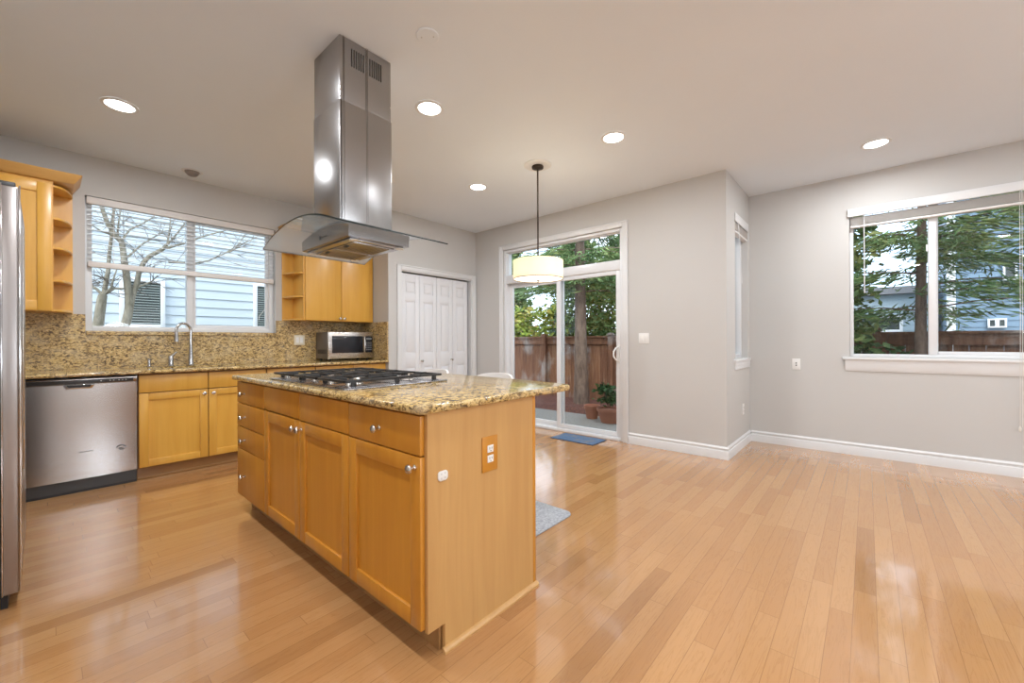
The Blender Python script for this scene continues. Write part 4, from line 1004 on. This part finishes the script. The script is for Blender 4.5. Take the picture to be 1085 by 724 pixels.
conifer(-4.13, 6.75, -.30, .135, 7.5, 2.35, 2.1, 'tall fir with a bare brown trunk standing before the fence outside the patio door', seed=2, nb=95, density=95, leafsize=.085)
conifer(.47, 6.55, -.30, .062, 6.0, 1.62, 1.9, 'dark fir with drooping branches in front of the right-hand window', seed=5, nb=85, density=105, leafsize=.07, droop=.30)
conifer(1.75, 6.85, -.30, .055, 6.0, 2.35, 1.5, 'fir at the right of the window view in front of the blue house', seed=9, nb=50, density=90, leafsize=.07, droop=.28)
bush(-.55, 6.9, -.30, .55, .30, 3.2, 'dense green evergreen at the left edge of the right-hand window', 'fir_pale', 21, 3600, .07, 'evergreen_shrub')
bush(.02, 6.95, -.30, .36, .22, 1.36, 'dark scrubby bush against the fence below the right-hand window tree', 'leaf', 22, 1500, .05, 'low_shrub')
bush(-8.35, 9.6, -.3, .9, .9, 4.4, 'dark conifer at the left edge of the patio door view beyond the fence', 'fir', 31, 4200, .10, 'background_conifer', 'tree', taper=.85)
bush(-7.05, 9.0, -.3, 1.35, .8, 2.35, 'yellow-green autumn shrub showing above the fence left of the fir trunk', 'autumn', 32, 5200, .085, 'autumn_shrub')
bush(-5.75, 9.3, -.3, 1.0, .9, 4.2, 'big dark green cedar behind the fence left of the fir trunk', 'fir_pale', 33, 9500, .065, 'background_cedar', 'tree', taper=.55)
bush(-4.3, 9.1, -.3, 1.0, .9, 3.9, 'green cedar behind the fence right of the fir trunk', 'fir_pale', 34, 9500, .065, 'background_cedar', 'tree', taper=.5)

# pale house next door seen through the sink window
def lap_wall(b, axis, a, out, u0, u1, z0, z1, pitch):
    z = z0
    while z < z1-1e-4:
        zt = min(z+pitch, z1)
        if axis == 'X': b.prism([(a, z), (a+out*.020, z), (a+out*.005, zt), (a, zt)], 'Y', u0, u1)
        else: b.prism([(a, z), (a+out*.020, z), (a+out*.005, zt), (a, zt)], 'X', u0, u1)
        z = zt
hs = thing('neighbour_house', (-9.5, 1.5, -.3), 'pale blue lap-sided house next door seen through the sink window', 'house')
b = MB(); b.box(-12, -9.001, -6, 6.9, -.3, 6.2); lap_wall(b, 'X', -9.0, 1, -6, 6.9, -.28, 6.2, .157); b.build('siding', M['siding_pale'], hs, smooth=False)
def house_window(parent, axis, a, out, u0, u1, z0, z1, slats=0, bar=None, fw=.06):
    b = MB()
    rect_frame(b, axis, min(a, a+out*.05), max(a, a+out*.05), u0-fw, u1+fw, z0-fw, z1+fw, fw, .004)
    if bar:
        (b.box(a, a+out*.05, bar-.03, bar+.03, z0, z1, .004) if axis == 'X' else b.box(bar-.03, bar+.03, a, a+out*.05, z0, z1, .004))
    fo = b.build('window', M['house_white'], parent)
    b = MB(); e0, e1 = sorted((a+out*.022, a+out*.028))
    (b.box(e0, e1, u0, u1, z0, z1) if axis == 'X' else b.box(u0, u1, e0, e1, z0, z1)); b.build('pane', M['darkpane'], fo, smooth=False)
    if slats:
        b = MB(); n_ = int((z1-z0)/slats)
        for k in range(n_):
            z = z0+(k+.5)*slats; f0, f1 = sorted((a+out*.029, a+out*.034)); b.box(f0, f1, u0+.01, u1-.01, z-slats*.10, z+slats*.10) if axis == 'X' else b.box(u0+.01, u1-.01, f0, f1, z-slats*.10, z+slats*.10)
        b.build('blind_slats', plain('house_blind', (.45, .52, .50), .6), fo, smooth=False)
house_window(hs, 'X', -8.985, 1, .86, 1.30, 1.43, 2.12, .042); house_window(hs, 'X', -8.985, 1, 2.74, 3.3, 1.43, 2.22, .042)

hb = thing('neighbour_house', (3, 13.4, -.3), 'blue lap-sided house behind the fence outside the right-hand window', 'house')
b = MB(); b.box(1.45, 9, 13.03, 17, -.3, 6.0); lap_wall(b, 'Y', 13.03, -1, 1.45, 9, -.3, 6.0, .13); b.build('siding', M['siding_blue'], hb, smooth=False)
b = MB(); b.box(1.33, 1.45, 12.99, 13.2, -.3, 6.0, .004); b.build('corner_trim', M['house_white'], hb)
house_window(hb, 'Y', 13.0, -1, 1.93, 2.13, 1.40, 1.53, 0, 2.03, .03); house_window(hb, 'Y', 13.0, -1, 2.14, 2.27, 2.37, 2.66, 0, None, .03)
hl = thing('neighbour_house', (-1, 15.5, -.3), 'light blue house wall with a long dark window behind the fir tree and fence', 'house')
b = MB(); b.box(-5, 1.32, 15.03, 19, -.3, 2.35); lap_wall(b, 'Y', 15.03, -1, -5, 1.32, -.3, 2.35, .14); b.build('siding', M['siding_light'], hl, smooth=False)
b = MB(); b.prism([(14.8, 2.35), (19.2, 2.35), (17, 2.75)], 'X', -5.3, 1.30); b.build('roof', M['roof'], hl, smooth=False)
house_window(hl, 'Y', 15.0, -1, -.55, .65, 1.40, 1.72, 0, None, .07)

# bare tree outside the sink window
bt = thing('bare_tree', (-7.0, .6, -.3), 'bare pale-barked tree with forked stems outside the sink window', 'tree')
BR = {'t1': [(.42, -.3), (.42, .6), (.43, 1.26), (.45, 1.45), (.47, 1.65), (.48, 1.71)], 't2': [(.60, -.3), (.63, .7), (.66, 1.27), (.70, 1.46), (.72, 1.62), (.71, 1.74), (.69, 1.97), (.67, 2.17), (.65, 2.38), (.59, 2.45), (.52, 2.60), (.48, 2.75), (.42, 3.2)],
 't1l': [(.48, 1.71), (.42, 1.79), (.35, 1.83), (.37, 1.96)], 't1a': [(.49, 1.71), (.51, 1.88), (.53, 2.03), (.54, 2.21), (.56, 2.44), (.58, 2.74), (.60, 3.1)],
 't1b': [(.49, 1.71), (.55, 1.80), (.57, 1.91), (.60, 2.04)], 't1c': [(.51, 1.73), (.58, 1.80), (.66, 1.80)],
 't2b': [(.73, 1.62), (.75, 1.74), (.79, 1.89), (.81, 2.04), (.86, 2.17), (.92, 2.26), (1.04, 2.36), (1.09, 2.43)], 't2c': [(.79, 1.83), (.88, 1.89), (.94, 1.93), (1.00, 2.02)],
 't2d': [(1.09, 2.43), (1.11, 2.57), (1.13, 2.73), (1.14, 3.0)], 't2e': [(1.09, 2.43), (1.19, 2.60), (1.27, 2.75), (1.36, 3.0)], 't2f': [(1.08, 2.38), (1.19, 2.44), (1.27, 2.48), (1.47, 2.61), (1.66, 2.71), (1.8, 2.78)],
 't2g': [(.65, 2.40), (.72, 2.55), (.83, 2.64), (.94, 2.75), (1.05, 2.95)], 't2h': [(.61, 2.43), (.62, 2.57), (.64, 2.75), (.65, 3.0)], 't2i': [(.70, 2.20), (.83, 2.38), (.97, 2.52), (1.09, 2.63)],
 't3': [(1.10, 2.20), (1.37, 2.22), (1.55, 2.29), (1.75, 2.43), (1.93, 2.60), (2.01, 2.77)], 't4': [(1.75, 2.43), (1.81, 2.46), (1.97, 2.60), (2.18, 2.76)], 't5': [(.59, 2.45), (.47, 2.47), (.35, 2.54)]}
RAD = {'t1': (.06, .042), 't2': (.055, .018), 't1a': (.026, .012), 't1l': (.018, .008), 't1b': (.016, .006), 't1c': (.016, .012), 't2b': (.032, .022), 't2f': (.018, .006), 't3': (.014, .005)}
b = MB(); rn = random.Random(8); tw = MB()
for nme, l in BR.items():
    r0, r1 = RAD.get(nme, (.013, .005)); n_ = len(l); off = rn.uniform(-.12, .12) if nme not in ('t1', 't2') else 0
    P3 = [(-7.0+off*(k/(n_-1)), y, z) for k, (y, z) in enumerate(l)]
    b.tube(P3, [r0+(r1-r0)*k/(n_-1) for k in range(n_)], 9)
    if nme in ('t1', 't2'): continue
    for k in range(9):
        t = rn.random()*(n_-1); i0 = min(n_-2, int(t)); p = Vector(P3[i0]).lerp(Vector(P3[i0+1]), t-i0)
        d = Vector((rn.uniform(-.5, .5), rn.uniform(-.9, .9), rn.uniform(-.25, .8))).normalized(); ln = rn.uniform(.15, .42)
        q = [p, p+d*ln*.5+Vector((0, 0, rn.uniform(-.03, .05))), p+d*ln]
        tw.tube(q, [.0042, .003, .0016], 4)
        for j in range(2):
            d2 = (d+Vector((rn.uniform(-.6, .6), rn.uniform(-.8, .8), rn.uniform(-.5, .6)))).normalized(); tw.tube([q[1], q[1]+d2*ln*.5], [.0026, .0013], 4)
b.build('trunk', M['bark_pale'], bt, ang=60); tw.build('twigs', M['twig'], bt)
